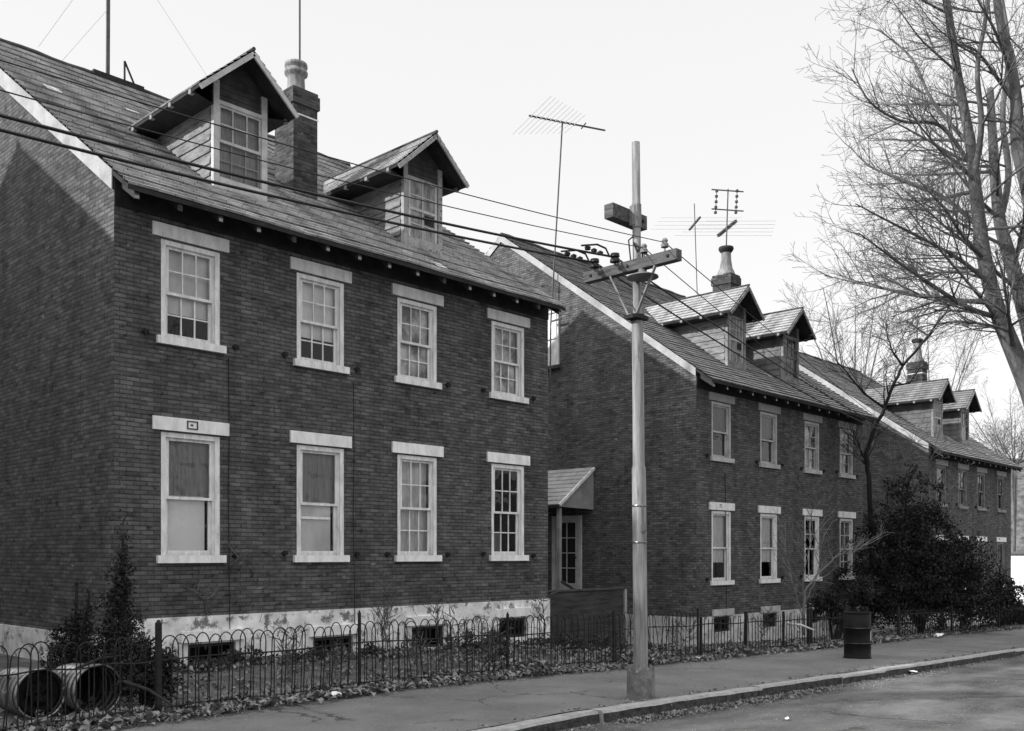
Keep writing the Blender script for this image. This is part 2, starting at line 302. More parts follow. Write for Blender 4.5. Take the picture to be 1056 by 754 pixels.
# ------------------------------------------------------------------ mesh helper
class MB:
    def __init__(s): s.v = []; s.f = []; s.uv = []
    def face(s, pts, uv=None):
        i = len(s.v); s.v += [tuple(p) for p in pts]; s.f.append(tuple(range(i, i + len(pts)))); s.uv.append(uv)
    def box(s, x0, x1, y0, y1, z0, z1):
        p = [(x0,y0,z0),(x1,y0,z0),(x1,y1,z0),(x0,y1,z0),(x0,y0,z1),(x1,y0,z1),(x1,y1,z1),(x0,y1,z1)]
        for q in ((0,3,2,1),(4,5,6,7),(0,1,5,4),(1,2,6,5),(2,3,7,6),(3,0,4,7)): s.face([p[k] for k in q])
    def bar(s, a, b, wd, h=None):
        """square bar between two points"""
        h = h or wd; a = Vector(a); b = Vector(b); t = (b - a).normalized()
        up = Vector((0,0,1)) if abs(t.z) < .95 else Vector((0,1,0))
        sx = t.cross(up).normalized() * wd / 2; sz = sx.cross(t).normalized() * h / 2
        q = [a-sx-sz, a+sx-sz, a+sx+sz, a-sx+sz, b-sx-sz, b+sx-sz, b+sx+sz, b-sx+sz]
        for k in ((3,2,1,0),(4,5,6,7),(0,1,5,4),(1,2,6,5),(2,3,7,6),(3,0,4,7)): s.face([q[j] for j in k])
    def tube(s, pts, rad, n=8, cap=True):
        pts = [Vector(p) for p in pts]
        if not hasattr(rad, '__len__'): rad = [rad] * len(pts)
        base = len(s.v); prev = None
        for i, p in enumerate(pts):
            t = (pts[min(i+1, len(pts)-1)] - pts[max(i-1, 0)])
            t = t.normalized() if t.length > 1e-9 else Vector((0,0,1))
            if prev is None:
                ref = Vector((0,0,1)) if abs(t.z) < .9 else Vector((1,0,0)); x = t.cross(ref).normalized()
            else:
                x = (prev - t * prev.dot(t)); x = x.normalized() if x.length > 1e-6 else t.orthogonal().normalized()
            prev = x; y = t.cross(x)
            for k in range(n):
                a = 2 * math.pi * k / n; s.v.append(tuple(p + (x * math.cos(a) + y * math.sin(a)) * rad[i]))
        for i in range(len(pts) - 1):
            for k in range(n):
                a = base + i*n + k; b = base + i*n + (k+1) % n; s.f.append((a, b, b+n, a+n)); s.uv.append(None)
        if cap:
            s.f.append(tuple(base + k for k in reversed(range(n)))); s.uv.append(None)
            s.f.append(tuple(base + (len(pts)-1)*n + k for k in range(n))); s.uv.append(None)
    def lathe(s, prof, c=(0,0,0), n=20, axis=None):
        """prof: (radius, height) pairs turned about the vertical (or axis matrix)"""
        base = len(s.v); c = Vector(c)
        for r, h in prof:
            for k in range(n):
                a = 2*math.pi*k/n; v = Vector((r*math.cos(a), r*math.sin(a), h))
                if axis: v = axis @ v
                s.v.append(tuple(c + v))
        for i in range(len(prof)-1):
            for k in range(n):
                a = base+i*n+k; b = base+i*n+(k+1)%n; s.f.append((a,b,b+n,a+n)); s.uv.append(None)
    def rectholes(s, x0, x1, z0, z1, holes, y, depth, flip=False, xf=None):
        """wall rectangle in the plane y with holes and reveals going in by depth. xf maps (x,y,z)"""
        xf = xf or (lambda x, y, z: (x, y, z))
        xs = sorted({x0, x1, *[h[0] for h in holes], *[h[1] for h in holes]}); zs = sorted({z0, z1, *[h[2] for h in holes], *[h[3] for h in holes]})
        for i in range(len(xs)-1):
            for j in range(len(zs)-1):
                cx_, cz_ = (xs[i]+xs[i+1])/2, (zs[j]+zs[j+1])/2
                if any(h[0] < cx_ < h[1] and h[2] < cz_ < h[3] for h in holes): continue
                a, b, c_, d_ = xs[i], xs[i+1], zs[j], zs[j+1]
                s.face([xf(a,y,c_), xf(b,y,c_), xf(b,y,d_), xf(a,y,d_)], [(a,c_),(b,c_),(b,d_),(a,d_)])
        for a, b, c_, d_ in holes:
            y2 = y + depth
            s.face([xf(a,y,c_), xf(a,y,d_), xf(a,y2,d_), xf(a,y2,c_)], [(0,c_),(0,d_),(depth,d_),(depth,c_)])
            s.face([xf(b,y,d_), xf(b,y,c_), xf(b,y2,c_), xf(b,y2,d_)], [(0,d_),(0,c_),(depth,c_),(depth,d_)])
            s.face([xf(a,y,d_), xf(b,y,d_), xf(b,y2,d_), xf(a,y2,d_)], [(a,0),(b,0),(b,depth),(a,depth)])
            s.face([xf(b,y,c_), xf(a,y,c_), xf(a,y2,c_), xf(b,y2,c_)], [(b,0),(a,0),(a,depth),(b,depth)])
    def build(s, name, m, parent=None, smooth=False, loc=None):
        me = bpy.data.meshes.new(name); me.from_pydata(s.v, [], s.f)
        ul = me.uv_layers.new(name='UVMap')
        vs = s.v
        for pi, poly in enumerate(me.polygons):
            uv = s.uv[pi]
            if uv is None:
                nx, ny, nz_ = (abs(c) for c in poly.normal)
                for k, li in enumerate(poly.loop_indices):
                    v = vs[me.loops[li].vertex_index]
                    if nz_ >= nx and nz_ >= ny: ul.data[li].uv = (v[0], v[1])
                    elif ny >= nx: ul.data[li].uv = (v[0], v[2])
                    else: ul.data[li].uv = (v[1], v[2])
            else:
                for k, li in enumerate(poly.loop_indices): ul.data[li].uv = uv[k]
            poly.use_smooth = smooth
        me.materials.append(m if not isinstance(m, str) else M[m])
        o = bpy.data.objects.new(name, me); col.objects.link(o)
        if parent: o.parent = parent
        if loc is not None: o.location = loc
        return o

def tag(o, label=None, cat=None, group=None, kind=None):
    if label: o['label'] = label
    if cat: o['category'] = cat
    if group: o['group'] = group
    if kind: o['kind'] = kind
    return o
def empty(name, loc, label=None, cat=None, group=None):
    o = bpy.data.objects.new(name, None); col.objects.link(o); o.location = loc; o.empty_display_size = .2
    return tag(o, label, cat, group)
def share(o, parent, loc, name=None):
    c = o.copy(); col.objects.link(c); c.parent = parent; c.location = loc
    return c

# ------------------------------------------------------------------ setting
def ribbon(name, d0, d1, dz, m, u0=-40, u1=75, nu=230, nd=6, jit=0.0, thick=None):
    b = MB(); rnd = random.Random(5)
    js = [[rnd.uniform(-jit, jit) for _ in range(nd + 1)] for _ in range(nu + 1)]
    P = lambda i, j: (u0 + (u1-u0)*i/nu, d0 + (d1-d0)*j/nd, gz(u0 + (u1-u0)*i/nu) + dz + js[i][j])
    for i in range(nu):
        for j in range(nd):
            b.face([P(i,j), P(i+1,j), P(i+1,j+1), P(i,j+1)])
    o = b.build(name, m); tag(o, kind='structure'); return o
# ground: one sheet out to the horizon, following the fall of the street and the slight rise of the yards
def ground_h(u, d):
    if d < 9.66: return gz(u) - .25
    r = random.Random(int(u*31)*7919 + int(d*37)); t = gz(u, d)
    if d < 13.4: t += r.uniform(-.02, .03)
    return t
b = MB()
us = [-600,-300,-120,-60] + [-20 + i*.5 for i in range(150)] + [60,75,100,160,300,700]
ds = [-600,-200,-60,-20,0,6,9.5,9.66] + [9.7+i*.28 for i in range(13)] + [14,16,20,30,60,120,300,700]
for i in range(len(us)-1):
    for j in range(len(ds)-1):
        q = [(us[i],ds[j]),(us[i+1],ds[j]),(us[i+1],ds[j+1]),(us[i],ds[j+1])]
        b.face([(a,c,ground_h(a,c)) for a,c in q])
tag(b.build('ground', 'soil'), kind='structure')
road = ribbon('road', -3.2, 6.64, -.13, 'asphalt', nd=12, jit=.004)
ribbon('soil_seam', 6.79, 6.96, -.022, 'soil', nd=3, jit=.012)
side = ribbon('sidewalk', 6.875, 9.70, -.014, 'pave', nd=8, jit=.006)
ribbon('far_sidewalk', -6, -3.4, 0.0, 'pave')
# kerb stones, slightly out of line
b = MB(); kf = MB(); rnd = random.Random(3); u = -20
while u < 74:
    L_ = rnd.uniform(1.5, 2.6); a = u; c = u + L_ - .015; o1 = rnd.uniform(-.02, .02); o2 = o1 + rnd.uniform(-.02, .02); h1 = rnd.uniform(-.012, .014); h2 = h1 + rnd.uniform(-.012, .012)
    n = 8
    for k in range(n):
        ua, ub = a+(c-a)*k/n, a+(c-a)*(k+1)/n
        def prof(uu, f):
            w_ = o1 + (o2-o1)*f + .005*math.sin(uu*9.1) ; hh = h1 + (h2-h1)*f + .004*math.sin(uu*7.7+1)
            z = gz(uu)
            return [(uu, 6.60+w_, z-.3), (uu, 6.62+w_, z-.03+hh), (uu, 6.645+w_, z+hh), (uu, 6.80, z+hh*.5), (uu, 6.83, z-.2)]
        p = prof(ua, k/n); q = prof(ub, (k+1)/n)
        for m_ in range(4): (kf if m_ == 0 else b).face([p[m_], q[m_], q[m_+1], p[m_+1]])
        if k == 0: b.face(p[::-1])
        if k == n-1: b.face(q)
    u += L_
tag(b.build('kerb', 'kerb'), kind='structure'); tag(kf.build('kerb_face', 'kerb_face'), kind='structure')
b = MB(); b.box(-40, 75, -3.4, -3.2, -2.4, -2.3)
# far hills all round
b = MB(); rnd = random.Random(11); n = 240
prev = None
def hprof(k):
    a = 2*math.pi*k/n; rr = 260 + 20*math.sin(a*3)
    h = 25 + 5*math.sin(a*2+1) + 3.0*math.sin(a*7) + 1.2*math.sin(a*23) + rnd2[k % n]
    return [(rr*math.cos(a), rr*math.sin(a), -8), ((rr+40)*math.cos(a), (rr+40)*math.sin(a), h*.6), ((rr+80)*math.cos(a), (rr+80)*math.sin(a), h), ((rr+140)*math.cos(a), (rr+140)*math.sin(a), -8)]
rnd2 = [rnd.uniform(-.8, .8) for _ in range(n)]
for k in range(n):
    p, q = hprof(k), hprof(k+1)
    for m_ in range(3): b.face([p[m_], q[m_], q[m_+1], p[m_+1]])
tag(b.build('hills', 'hill', None, True), kind='structure')

# ------------------------------------------------------------------ houses
SL = .687; WT = 13.1; ZW = 6.08           # roof pitch, house depth, roof line at the wall face
LOW = (.88, 2.62); UPP = (3.96, 5.33)
def window(parent, xc, z0, z1, wd=.92, style=(3,2,3,2), blind=0, blind_mat='blind', curtain=None, lint='lintel', frame='white', gap_right=False, plate=False, storm=False, slit=False, bar=False):
    """sash window in a facade opening, local to the house; opening xc+-wd/2, z0..z1"""
    x0, x1 = xc-wd/2, xc+wd/2
    b = MB(); fw = .075
    b.box(x0, x0+fw, .01, .13, z0, z1); b.box(x1-fw, x1, .01, .13, z0, z1); b.box(x0+fw, x1-fw, .01, .13, z1-.07, z1)
    b.box(x0+fw, x0+fw+.025, .045, .13, z0, z1-.07); b.box(x1-fw-.025, x1-fw, .045, .13, z0, z1-.07)
    f = b.build('window', frame, parent)
    b = MB(); b.box(x0-.07, x1+.07, -.06, .15, z0-.11, z0); b.build('sill', frame if z0 > 3 else 'lintel', f)
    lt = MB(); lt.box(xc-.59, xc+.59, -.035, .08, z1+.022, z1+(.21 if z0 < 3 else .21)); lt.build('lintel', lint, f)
    a, c = x0+fw+.025, x1-fw-.025; zm = z0+(z1-.07-z0)*.49
    def sash(name, zb, zt, y, nx, nz, bottom=.07, rail=.04):
        s_ = MB(); st = .042
        s_.box(a, a+st, y, y+.035, zb, zt); s_.box(c-st, c, y, y+.035, zb, zt)
        s_.box(a+st, c-st, y, y+.035, zb, zb+bottom); s_.box(a+st, c-st, y, y+.035, zt-rail, zt)
        for k in range(1, nx):
            xx = a+st+(c-a-2*st)*k/nx; s_.box(xx-.010, xx+.010, y+.004, y+.03, zb+bottom, zt-rail)
        for k in range(1, nz):
            zz = zb+bottom+(zt-zb-bottom-rail)*k/nz; s_.box(a+st, c-st, y+.007, y+.027, zz-.010, zz+.010)
        s_.build(name, frame, f)
        p = MB(); p.face([(a+st, y+.02, zb+bottom), (c-st, y+.02, zb+bottom), (c-st, y+.02, zt-rail), (a+st, y+.02, zt-rail)]); p.build('pane', 'glass', f)
    sash('upper_sash', zm-.02, z1-.07, .05, style[0], style[1], bottom=.04)
    sash('lower_sash', z0, zm+.02, .09, style[2], style[3])
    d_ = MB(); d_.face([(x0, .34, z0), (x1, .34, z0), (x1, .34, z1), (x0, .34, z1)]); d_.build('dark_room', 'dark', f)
    if bar:
        k = MB(); k.box(a+.02, c-.12, .085, .10, zm-.24, zm-.20); k.build('cross_bar', frame, f)
    if blind:
        k = MB(); zb = z1-.07-(z1-.07-z0)*blind; xe = c - (.07 if gap_right else .0)
        k.face([(a, .15, zb), (xe, .15, zb), (xe, .15, z1-.07), (a, .15, z1-.07)])
        if blind < 1: k.box(a, xe, .145, .155, zb-.015, zb)
        k.build('blind', blind_mat, f)  # some of these sheets carry a painted glass reflection instead of blind cloth
    if curtain:
        k = MB(); n = 22; cy = curtain[5] if len(curtain) > 5 else .19; z_b, z_t = curtain[1], curtain[2]; xa, xb = a+(c-a)*curtain[3], a+(c-a)*curtain[4]
        for i in range(n):
            u0, u1 = xa+(xb-xa)*i/n, xa+(xb-xa)*(i+1)/n
            k.face([(u0, cy+.012*math.sin(i*1.9), z_b), (u1, cy+.012*math.sin((i+1)*1.9), z_b), (u1, cy+.008*math.sin((i+1)*1.9), z_t), (u0, cy+.008*math.sin(i*1.9), z_t)])
        k.build('curtain', curtain[0], f)
    if plate:
        k = MB(); zc = z1+.125; xp = xc+.0
        for q in ((xp-.085, xp+.085, zc+.045, zc+.06), (xp-.085, xp+.085, zc-.06, zc-.045), (xp-.085, xp-.068, zc-.045, zc+.045), (xp+.068, xp+.085, zc-.045, zc+.045)):
            k.box(q[0], q[1], -.045, -.035, q[2], q[3])
        k.box(xp-.03, xp+.012, -.041, -.035, zc-.012, zc+.012)
        k.build('number_plate', 'fascia', f)
    return f

def clap_strip(b, fn, n, thick=.016):
    """lapped boards: fn(t) gives the two end points of the line at height fraction t, and outward normal"""
    for i in range(n):
        (p0, p1, nrm) = fn(i/n); (q0, q1, _) = fn((i+1)/n)
        nrm = Vector(nrm); o_ = nrm*thick; p0, p1, q0, q1 = map(Vector, (p0, p1, q0, q1))
        b.face([p0+o_, p1+o_, q1, q0]); b.face([p0, p1, p1+o_, p0+o_])

def dormer(parent, xc, yf=.65, boarded=False, cheek='clap', patch=False, hw=.475, apex=8.80, roofm='dslate', yoff=0, facemat='white2', detail=True):
    """gabled dormer standing on the front roof slope"""
    zr = lambda y: ZW + SL*y
    rw = .82; slope = .90
    b = MB(); x0, x1 = xc-hw, xc+hw
    zt = apex - slope*hw - .05; zb = zr(yf) + .02; z_s = zb + .17
    # corner posts, sill board, head
    b.box(x0, x0+.10, yf, yf+.09, zb, zt); b.box(x1-.10, x1, yf, yf+.09, zb, zt)
    b.box(x0+.10, x1-.10, yf-.01, yf+.08, zb, z_s)
    b.box(x0+.10, x1-.10, yf+.005, yf+.08, zt-.36, zt-.30)
    root = b.build('dormer', facemat, parent)
    # cheeks, lapped boards
    for sx, nrm in ((x0, (-1,0,0)), (x1, (1,0,0))):
        c_ = MB()
        def fn(t):
            z = zb+(zt-zb)*t; yb = (z-ZW)/SL
            return ((sx, yb, z), (sx, yf+.09, z), nrm) if nrm[0] < 0 else ((sx, yf+.09, z), (sx, yb, z), nrm)
        clap_strip(c_, fn, 9, .022)
        c_.build('cheek', cheek, root)
    # gable above the window
    c_ = MB(); zg = zt-.30
    def gf(t):
        z = zg+(apex-.09-zg)*t; h = min(hw-.1 if z < zt-.02 else hw, (apex-.06-z)/slope); h = max(h, .005)
        return ((xc-h, yf+.04, z), (xc+h, yf+.04, z), (0,-1,0))
    clap_strip(c_, gf, 7, .012); c_.build('gable_boards', 'dgable', root)
    # roof: two slopes with overhang
    yb = (apex-ZW)/SL + .0
    for sg in (-1, 1):
        r_ = MB(); n = 8; rw = .90 if sg < 0 else .80; ex = xc+sg*rw; ez = apex-slope*rw
        yfz = yf-.36
        for i in range(n):
            t0, t1 = i/n, (i+1)/n
            A = Vector((ex+(xc-ex)*t0, yfz, ez+(apex-ez)*t0)); B = Vector((ex+(xc-ex)*t1, yfz, ez+(apex-ez)*t1))
            ya = (A.z-ZW)/SL; y2 = (B.z-ZW)/SL
            nr = Vector((sg*slope, 0, 1)).normalized(); h = nr*.022
            A2 = Vector((A.x, ya, A.z)); B2 = Vector((B.x, y2, B.z)); uo = .37*i
            r_.face([A+h, A2+h, B2, B], [(A.y, t0*1.1), (ya, t0*1.1), (y2, t1*1.1), (B.y, t1*1.1)])
            r_.face([A, A2, A2+h, A+h])
        r_.build('dormer_roof', roofm, root)
        s_ = MB(); dn = Vector((0,0,-.05)); A = Vector((ex, yfz+.01, ez-.012)); B = Vector((xc, yfz+.01, apex-.012))
        A2 = Vector((ex, (ez-ZW)/SL-.05, ez-.012)); B2 = Vector((xc, (apex-ZW)/SL-.05, apex-.012))
        s_.face([A, B, B2, A2]); s_.face([A+dn, A2+dn, B2+dn, B+dn]); s_.face([A, A2, A2+dn, A+dn])
        xi = xc+sg*hw; yq = (ez-.07-ZW)/SL
        s_.face([(ex, yfz+.2, ez-.07), (xi, yf, ez-.07), (xi, yq+.1, ez-.07), (ex, yq+.1, ez-.07)])
        s_.face([(xi+sg*.026, yf+.0, ez-.07), (xi+sg*.026, yf+.0, zt), (xi+sg*.026, (zt-ZW)/SL, zt), (xi+sg*.026, (ez-.07-ZW)/SL, ez-.07)])
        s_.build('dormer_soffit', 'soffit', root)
        bb = MB(); bb.bar((ex, yfz-.01, ez-.07), (xc, yfz-.01, apex-.07), .03, .075); bb.bar((ex, yfz-.012, ez-.012), (xc, yfz-.012, apex-.012), .04, .035) if False else None; bb.build('barge_board', facemat, root)
        if detail:
            for k in range(4):
                y_ = yf-.1+k*.62
                if y_ < (ez-ZW)/SL-.1:
                    t_ = MB(); t_.box(ex-.012 if sg<0 else ex-.05, ex+.05 if sg<0 else ex+.012, y_, y_+.07, ez-.085, ez-.02); t_.build('rafter_end', 'rafter', root)
    rc = MB(); rc.tube([(xc, yf-.38, apex+.012), (xc, yb, apex+.012)], .03, 6); rc.build('ridge_cap', 'fascia', root)
    # window
    a, c = x0+.10, x1-.10; zh = zt-.36
    if boarded:
        k = MB(); k.box(a, c, yf+.03, yf+.06, z_s, zh); k.build('boarding', 'dface', root)
        k = MB(); k.box(a+.02, a+.07, yf+.012, yf+.03, z_s, zh); k.box(c-.08, c-.03, yf+.012, yf+.03, z_s, zh); zm = (z_s+zh)/2; k.box(a+.02, c-.03, yf+.010, yf+.03, zm-.02, zm+.03)
        xm = (a+c)/2; k.box(xm-.012, xm+.012, yf+.018, yf+.03, z_s, zh)
        k.box(a+.07, c-.08, yf+.02, yf+.03, (zm+zh)/2-.01, (zm+zh)/2+.01); k.box(a+.07, c-.08, yf+.02, yf+.03, (zm+z_s)/2-.01, (zm+z_s)/2+.01); k.build('batten', 'white2', root)
        k = MB(); k.box(xm+.05, c-.10, yf+.022, yf+.032, zm-.22, zm-.05); k.build('broken_pane', 'soffit', root)
    else:
        zm = (z_s+zh)/2
        k = MB()
        def sash(y, zb_, zt_):
            st = .035
            k.box(a, a+st, y, y+.03, zb_, zt_); k.box(c-st, c, y, y+.03, zb_, zt_); k.box(a+st, c-st, y, y+.03, zb_, zb_+.045); k.box(a+st, c-st, y, y+.03, zt_-.035, zt_)
            for q in (1, 2):
                xx = a+(c-a)*q/3; k.box(xx-.01, xx+.01, y+.003, y+.027, zb_+.045, zt_-.035)
            zz = (zb_+zt_)/2; k.box(a+st, c-st, y+.006, y+.024, zz-.01, zz+.01)
        sash(yf+.03, zm-.01, zh); sash(yf+.065, z_s, zm+.03)
        k.build('sash', facemat, root)
        k = MB(); k.face([(a, yf+.048, z_s), (c, yf+.048, z_s), (c, yf+.048, zh), (a, yf+.048, zh)]); k.build('pane', 'glass', root)
        k = MB(); k.face([(a, yf+.12, z_s), (c, yf+.12, z_s), (c, yf+.12, zh), (a, yf+.12, zh)]); k.build('curtain', 'curtain' if not patch else 'dface', root)
    return root

def house(name, ox, oz, W, wins, label, dormers, brick='brick', detail=True, roofm='slate', found='found', lints=('lintel', 'lintel3'), plate_at=0, zw=6.10, sl=.672, rake_h=.27, side_drop=0, pot=(0,0,.6)):
    global ZW, SL
    ZW, SL = zw, sl
    root = empty(name, (ox, 13.0, oz), label, 'house')
    openings = [(w_['x'], LOW) for w_ in wins['low']] + [(w_['x'], UPP) for w_ in wins['up']]
    holes = [(x-.46, x+.46, z[0], z[1]) for x, z in openings]
    zt = ZW - .06; D_ = WT; rz = ZW + SL*D_/2 - .05
    b = MB()
    b.rectholes(0, W, 0, zt, holes, 0, .14)
    for x, fl in ((0, 1), (W, 0)):
        zl = -side_drop if fl else 0
        pts = [(x,0,zl),(x,0,zt),(x,D_/2,rz),(x,D_,zt),(x,D_,zl)]
        uv = [(p[1]+3.1, p[2]) for p in pts]
        if not fl: pts = pts[::-1]; uv = uv[::-1]
        b.face(pts, uv)
    b.face([(W,D_,0),(0,D_,0),(0,D_,zt),(W,D_,zt)])
    b.build('wall', brick, root)
    # foundation
    b = MB(); fz = -1.9; bw_ = wins.get('base', [])
    fh = [(x-.38, x+.38, -.78+o_, -.40+o_) for x, o_ in bw_]
    b.rectholes(-.03, W+.03, fz, 0.0, fh, -.03, .16)
    for x, fl in ((-.03, 1), (W+.03, 0)):
        zl = -side_drop if fl else 0; pts = [(x,-.03,fz),(x,-.03,zl),(x,D_+.03,zl),(x,D_+.03,fz)]; b.face(pts if fl else pts[::-1])
        if fl and side_drop: b.face([(x,-.03,zl),(x,-.03,0),(0,-.03,0),(0,-.03,zl)]); b.face([(x,-.03,zl),(0,-.001,zl),(0,D_,zl),(x,D_+.03,zl)])
    b.face([(-.03 if not side_drop else -.001,-.03,0),(W+.03,-.03,0),(W+.03,D_+.03,0),(-.03 if not side_drop else -.001,D_+.03,0)])
    b.face([(W+.03,D_+.03,fz),(-.03,D_+.03,fz),(-.03,D_+.03,0),(W+.03,D_+.03,0)])
    fo = b.build('foundation', found, root)
    for x, o_ in bw_:
        k = MB(); z0, z1 = -.78+o_, -.40+o_
        k.box(x-.38, x-.33, .02, .08, z0, z1); k.box(x+.33, x+.38, .02, .08, z0, z1); k.box(x-.33, x+.33, .02, .08, z1-.05, z1); k.box(x-.33, x+.33, .02, .08, z0, z0+.04); k.box(x-.012, x+.012, .03, .07, z0+.04, z1-.05)
        f = k.build('basement_window', 'board', root)
        k = MB(); k.face([(x-.33,.05,z0+.04),(x+.33,.05,z0+.04),(x+.33,.05,z1-.05),(x-.33,.05,z1-.05)]); k.build('pane', 'glass', f)
        k = MB(); k.face([(x-.38,.12,z0),(x+.38,.12,z0),(x+.38,.12,z1),(x-.38,.12,z1)]); k.build('dark_room', 'dark', f)
        k = MB(); k.box(x-.50, x+.50, -.075, -.03, z1+.03, z1+.19); k.build('lintel', 'lintel' if found == 'found' else 'white2', f)
    # roof, lapped courses
    b = MB(); n = 46 if detail else 30; ov = .45; og = .02; rr = random.Random(int(ox*10))
    for sg in (0, 1):
        for i in range(n):
            t0, t1 = i/n, (i+1)/n
            ya, yb = -ov+(D_/2+ov)*t0, -ov+(D_/2+ov)*t1
            za, zb = ZW+SL*ya, ZW+SL*yb
            nr = Vector((0, -SL, 1)).normalized()*.034
            m_ = 16
            for k in range(m_):
                xa, xb = -og+(W+2*og)*k/m_, -og+(W+2*og)*(k+1)/m_
                def dv(kk): return .004*math.sin(kk*2.3+i*.8) + .006*math.sin(kk*.9+i*.31)
                pa, pb = dv(k), dv(k+1)
                A = [xa, ya+nr.y, za+nr.z+pa]; B = [xb, ya+nr.y, za+nr.z+pb]; C = [xb, yb, zb+pb]; Dd = [xa, yb, zb+pa]; E_ = [xa, ya, za+pa]; F_ = [xb, ya, za+pb]
                q = [A, B, C, Dd]; q2 = [E_, F_, B, A]
                if sg: q = [[p[0], D_-p[1], p[2]] for p in q[::-1]]; q2 = [[p[0], D_-p[1], p[2]] for p in q2[::-1]]
                uv = [(xa, i*.15), (xb, i*.15), (xb, (i+1)*.15), (xa, (i+1)*.15)]
                b.face(q, uv[::-1] if sg else uv); b.face(q2)
    b.build('roof', roofm, root)
    if detail:
        for k in range(6):
            xx = rr.uniform(.5, W-.6); yy = rr.uniform(-.2, 4.5); zz = ZW+SL*yy+.034; tl = rr.uniform(-.12, .12)
            c_, s_2 = math.cos(tl), math.sin(tl); q = MB(); u_ = Vector((c_, s_2*.82, s_2*.56))*.13; v_ = Vector((-s_2, c_*.82, c_*.56))*.11; o0 = Vector((xx, yy, zz))
            q.face([o0-u_-v_, o0+u_-v_, o0+u_+v_, o0-u_+v_]); q.build('slipped_slate', 'slate', root)
    # underside of the roof + fascia
    b = MB()
    for sg in (0, 1):
        m1 = lambda y: D_-y if sg else y
        for dz_ in (-.012, -.075):
            b.face([(-og, m1(-ov), ZW-SL*ov+dz_), (W+og, m1(-ov), ZW-SL*ov+dz_), (W+og, m1(D_/2), ZW+SL*D_/2+dz_), (-og, m1(D_/2), ZW+SL*D_/2+dz_)])
        b.face([(-og, m1(-ov), ZW-SL*ov-.075), (W+og, m1(-ov), ZW-SL*ov-.075), (W+og, m1(-ov), ZW-SL*ov-.012), (-og, m1(-ov), ZW-SL*ov-.012)])
        for x in (-og, W+og):
            b.face([(x, m1(-ov), ZW-SL*ov-.075), (x, m1(D_/2), ZW+SL*D_/2-.075), (x, m1(D_/2), ZW+SL*D_/2-.012), (x, m1(-ov), ZW-SL*ov-.012)])
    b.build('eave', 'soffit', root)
    q = MB(); q.box(.0, W, -.02, -.001, ZW-.48, ZW-.10); q.build('eave_shade_strip', 'soffit', root)  # near-black strip on the brick, painting in the shade under the eaves
    # sawn rafter ends
    k = int(W/.62); rt = MB(); rt.box(-.035, .035, -ov+.02, -.02, -.10, 0.0)
    first = None
    if detail:
        for i in range(k+1):
            x = .12+(W-.24)*i/k; z = ZW-SL*ov-.075+.0
            if first is None:
                q = MB(); y0 = -ov+.03; q.v = []; 
                pr = [(y0, 0), (-.0, SL*(ov-.03)), (-.0, SL*(ov-.03)-.11), (y0, -.095)]
                for s_ in (-.035, .035): q.v += [(s_, a_, c_) for a_, c_ in pr]
                q.f = [(0,1,2,3),(7,6,5,4),(0,4,5,1),(3,2,6,7),(0,3,7,4)]; q.uv = [None]*5
                first = q.build('rafter_end', 'fascia', root, loc=(x, 0, z))
                q = MB(); q.box(-.03, .03, y0-.006, y0-.001, -.085, -.04); tip0 = q.build('sawn_tip', 'rafter', first)
            else:
                c_ = share(first, root, (x, 0, z))
                if rr.random() < .75: share(tip0, c_, (0, 0, 0))
    # raking strips on the gables
    for x in (-.036, W+.021):
        for sg in (0, 1):
            q = MB(); m1 = lambda y: D_-y if sg else y
            ya, yb = 0.0, D_/2; za, zb = ZW-.002, ZW-.002+SL*D_/2; h = rake_h
            P = [(x, m1(ya), za-h), (x, m1(ya), za), (x, m1(yb), zb), (x, m1(yb), zb-h)]
            Q = [(p[0]+.015, p[1], p[2]) for p in P]
            q.face(P); q.face(Q[::-1])
            for a_ in range(4):
                c_ = (a_+1) % 4; q.face([P[a_], P[c_], Q[c_], Q[a_]])
            q.build('rake_board', 'rake', root)
    # ridge
    q = MB(); rz2 = ZW+SL*D_/2+.02; pts = [(-og+(W+2*og)*i/30, D_/2, rz2+.012*math.sin(i*1.7)+.008*math.sin(i*.6)) for i in range(31)]; q.tube(pts, .05, 6); q.build('ridge_cap', 'fascia', root)
    # windows
    for i, w_ in enumerate(wins['low']):
        a = dict(w_); x = a.pop('x'); window(root, x, *LOW, lint=lints[0], plate=(i == plate_at and detail), **a)
    for i, w_ in enumerate(wins['up']):
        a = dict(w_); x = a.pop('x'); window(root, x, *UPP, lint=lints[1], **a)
    # iron shutter dogs beside the sills
    if detail:
        sd_ = MB(); sd_.box(-.045, .045, -.035, 0, -.012, .012); sd_.box(-.012, .012, -.045, 0, -.05, .035); sd_.box(.02, .05, -.05, -.02, -.03, .03); dog = None
        for x, z in openings:
            for s_ in (-1, 1):
                if rr.random() < .15: continue
                loc = (x+s_*.70, 0, z[0]+.02+rr.uniform(-.03, .03))
                if dog is None: dog = sd_.build('shutter_dog', 'iron', root, loc=loc)
                else: share(dog, root, loc)
    # chimney
    cx_, y0, y1, zt = W/2+pot[0], 1.97, 2.57, 9.36+pot[1]
    q = MB(); x0, x1 = cx_-.26, cx_+.26
    q.box(x0, x1, y0, y1, ZW+SL*y0-.1, zt-.30); q.box(x0-.035, x1+.035, y0-.035, y1+.035, zt-.30, zt-.07); q.box(x0-.01, x1+.01, y0-.01, y1+.01, zt-.07, zt)
    ch = q.build('chimney', 'chbrick', root)
    q = MB(); 
    q.box(x0-.015, x1+.015, y0-.015, y0-.002, zt-.50, zt-.475); q.box(x0-.015, x0-.002, y0, y1, zt-.50, zt-.475); q.build('strap', 'white', ch)
    q = MB(); ph = pot[2]
